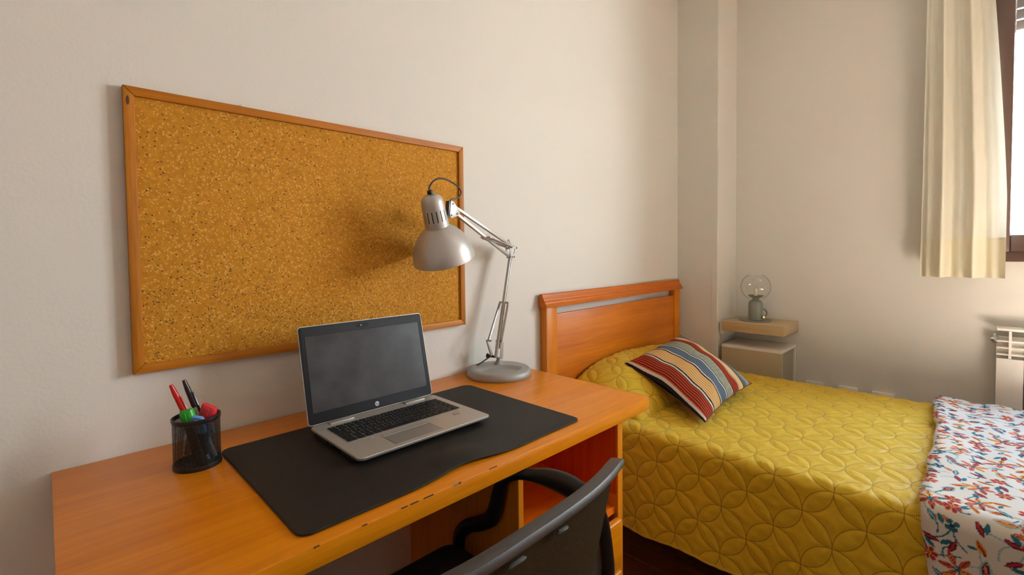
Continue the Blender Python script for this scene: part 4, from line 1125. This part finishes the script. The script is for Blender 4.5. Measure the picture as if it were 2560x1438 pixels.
MB().tube([ct, ct-axd*.010, ct-axd*.012], [.0085, .0080, .005], 12).build('cable_gland', M_black, lam, True)
# swivel between neck and bracket
MB().tube([RM-axd*.128+AD*.030, Vector((.8600, -.1282, 1.2680))], .0055, 10).build('swivel', M_steel, lam, True)
plate([(.8540, -.1290, 1.2700), (.8640, -.1270, 1.2700), (.8640, -.1270, 1.3120), (.8575, -.1290, 1.3140)], 0, .014, lam, 'swivel_block', M_lampdark)
MB().tube(spline([ct-axd*.010, (.7820, -.1440, 1.345), (.7990, -.1405, 1.3650), (.8250, -.1352, 1.3760), (.8550, -.1292, 1.3760), (.8880, -.1226, 1.3680), (.9110, -.1180, 1.3575), (.9200, -.1162, 1.3440), (.9120, -.1178, 1.3310), (.8930, -.1216, 1.3240), (.8740, -.1250, 1.3190), (.8670, -.1268, 1.3080)], 6), .0024, 8).build('head_cable', M_black, lam, True)

# ------------------------------------------------------------------ office chair
ch = thing('office_chair', 'black office chair with curved back pushed under the desk', 'chair', (.46, -.66, 0))
# seat
mb = loft(MB(), [rrect(.215, .655, -.820, -.395, .030, .452), rrect(.205, .662, -.830, -.385, .034, .466), rrect(.208, .659, -.827, -.389, .034, .488), rrect(.230, .640, -.805, -.410, .035, .500)])
mb.build('seat', M_seat, ch, True)
MB().box(.28, .64, -.80, -.45, .430, .448, .004).build('seat_plate', M_black, ch)
# backrest frame and panel
def back_x(t): return t
rim = [(.100, -.770, .735), (.125, -.800, .768), (.175, -.828, .792), (.25, -.848, .801), (.34, -.857, .802), (.42, -.855, .801), (.50, -.851, .800), (.575, -.843, .7985), (.640, -.829, .796), (.690, -.812, .791), (.725, -.798, .783)]
rp = spline(rim, 6)
mb = MB()
sec = [(-.013, .004), (-.010, .0075), (.010, .0085), (.0135, .004), (.012, -.004), (-.011, -.006)]
rings = []
for i, p in enumerate(rp):
    t = (rp[min(i+1, len(rp)-1)]-rp[max(i-1, 0)]).normalized(); u = Vector((t.y, -t.x, 0)).normalized(); up_ = Vector((0, 0, 1))
    k_ = 1.0 if 1 < i < len(rp)-2 else .8
    rings.append([mb.bm.verts.new(p+u*a*k_+up_*b_*k_) for a, b_ in sec])
for a, b_ in zip(rings[:-1], rings[1:]):
    for j in range(6): mb.bm.faces.new((a[j], a[(j+1) % 6], b_[(j+1) % 6], b_[j]))
mb.bm.faces.new(rings[0]); mb.bm.faces.new(rings[-1][::-1])
fr = mb.build('back_frame', M_dusty, ch, True, 50)
M_pan = plain('dusty_brown_black_panel', (.030, .018, .007, 1), .9, spec=.04, noise=.4, nscale=260, bump=.2, bscale=1500)
ni, nj = 40, 30
PP = np.zeros((nj, ni, 3))
for j in range(nj):
    v = j/(nj-1)
    for i in range(ni):
        u = i/(ni-1)
        s = u*(len(rp)-1); i0 = min(int(s), len(rp)-2); p = rp[i0].lerp(rp[i0+1], s-i0)
        xm = .415+(p.x-.415)*(1-.47*v**.85)*.965
        PP[j, i] = (xm, p.y+.002-.022*math.sin(v*2.4)+.03*v, p.z-.004-v*.30)
pn = grid_mesh('back_panel', PP, M_pan, ch)
m_ = pn.modifiers.new('thickness', 'SOLIDIFY'); m_.thickness = .006; m_.offset = 0
for cx__, sc in ((.395, 1.3), (.486, 1.0), (.300, 1.3)):
    q = min(rp, key=lambda p: abs(p.x-cx__))
    mb = MB(); mb.tube([(-.012*sc, 0, 0), (-.008*sc, 0, .001), (.008*sc, 0, .001), (.012*sc, 0, 0)], [.001, .0032, .0032, .001], 8)
    bmesh.ops.translate(mb.bm, vec=(cx__, q.y-.0125, q.z-.013), verts=mb.bm.verts)
    mb.build('cover_clip', M_dusty, ch, True)
MB().box(.40, .43, -.845, -.825, .40, .62, .006).box(.35, .48, -.84, -.60, .405, .430, .004).build('back_support', M_black, ch, True)
# loop arm rests
def arm(sx):
    X = lambda x: .434+sx*(x-.434)
    path = [(.600, -.440, .440), (.640, -.425, .448), (.655, -.418, .475), (.657, -.420, .515), (.660, -.445, .545), (.663, -.485, .567), (.665, -.520, .592), (.666, -.535, .625), (.666, -.545, .660), (.668, -.558, .688), (.682, -.585, .703), (.699, -.620, .706), (.709, -.660, .707), (.711, -.705, .706), (.709, -.742, .700), (.716, -.758, .682), (.735, -.756, .645), (.752, -.752, .590), (.762, -.748, .530), (.755, -.735, .470), (.720, -.710, .440), (.660, -.690, .436), (.600, -.680, .437)]
    pts = spline([(X(x), y, z) for x, y, z in path], 7)
    n_ = len(pts); rr = []
    for i in range(n_):
        f = i/(n_-1); rr.append(.0112+.0080*math.exp(-((f-.58)/.08)**2)+.0030*math.exp(-((f-.24)/.12)**2)-.0028*math.exp(-((f-.45)/.06)**2))
    return MB().tube(pts, rr, 14, flat=(1.25, .75)).build('arm_rest', M_black if sx > 0 else M_black, ch, True, 60)
ar = arm(1); arm(-1)
MB().prism([(.722, -.747, .650), (.745, -.747, .560), (.755, -.740, .475), (.62, -.745, .475), (.66, -.746, .58)], None, (0, .004, 0)).build('arm_gusset', M_dusty, ch)
# gas lift and star base
MB().tube([(.455, -.62, .43), (.455, -.62, .22)], .025, 20).build('gas_lift', M_black, ch, True)
MB().tube([(.455, -.62, .22), (.455, -.62, .09)], .032, 20).build('column', M_black, ch, True)
for k_ in range(5):
    a = math.radians(20+72*k_); e_ = Vector((.455+.27*math.cos(a), -.62+.27*math.sin(a), .075))
    lg = MB().tube([(.455, -.62, .115), e_], [.026, .016], 12).build('base_arm', M_black, ch, True)
    c_ = MB(); c_.tube([e_+Vector((-.012*math.sin(a), .012*math.cos(a), -.047)), e_+Vector((.012*math.sin(a), -.012*math.cos(a), -.047))], .027, 18); c_.build('caster', M_black, ch, True)
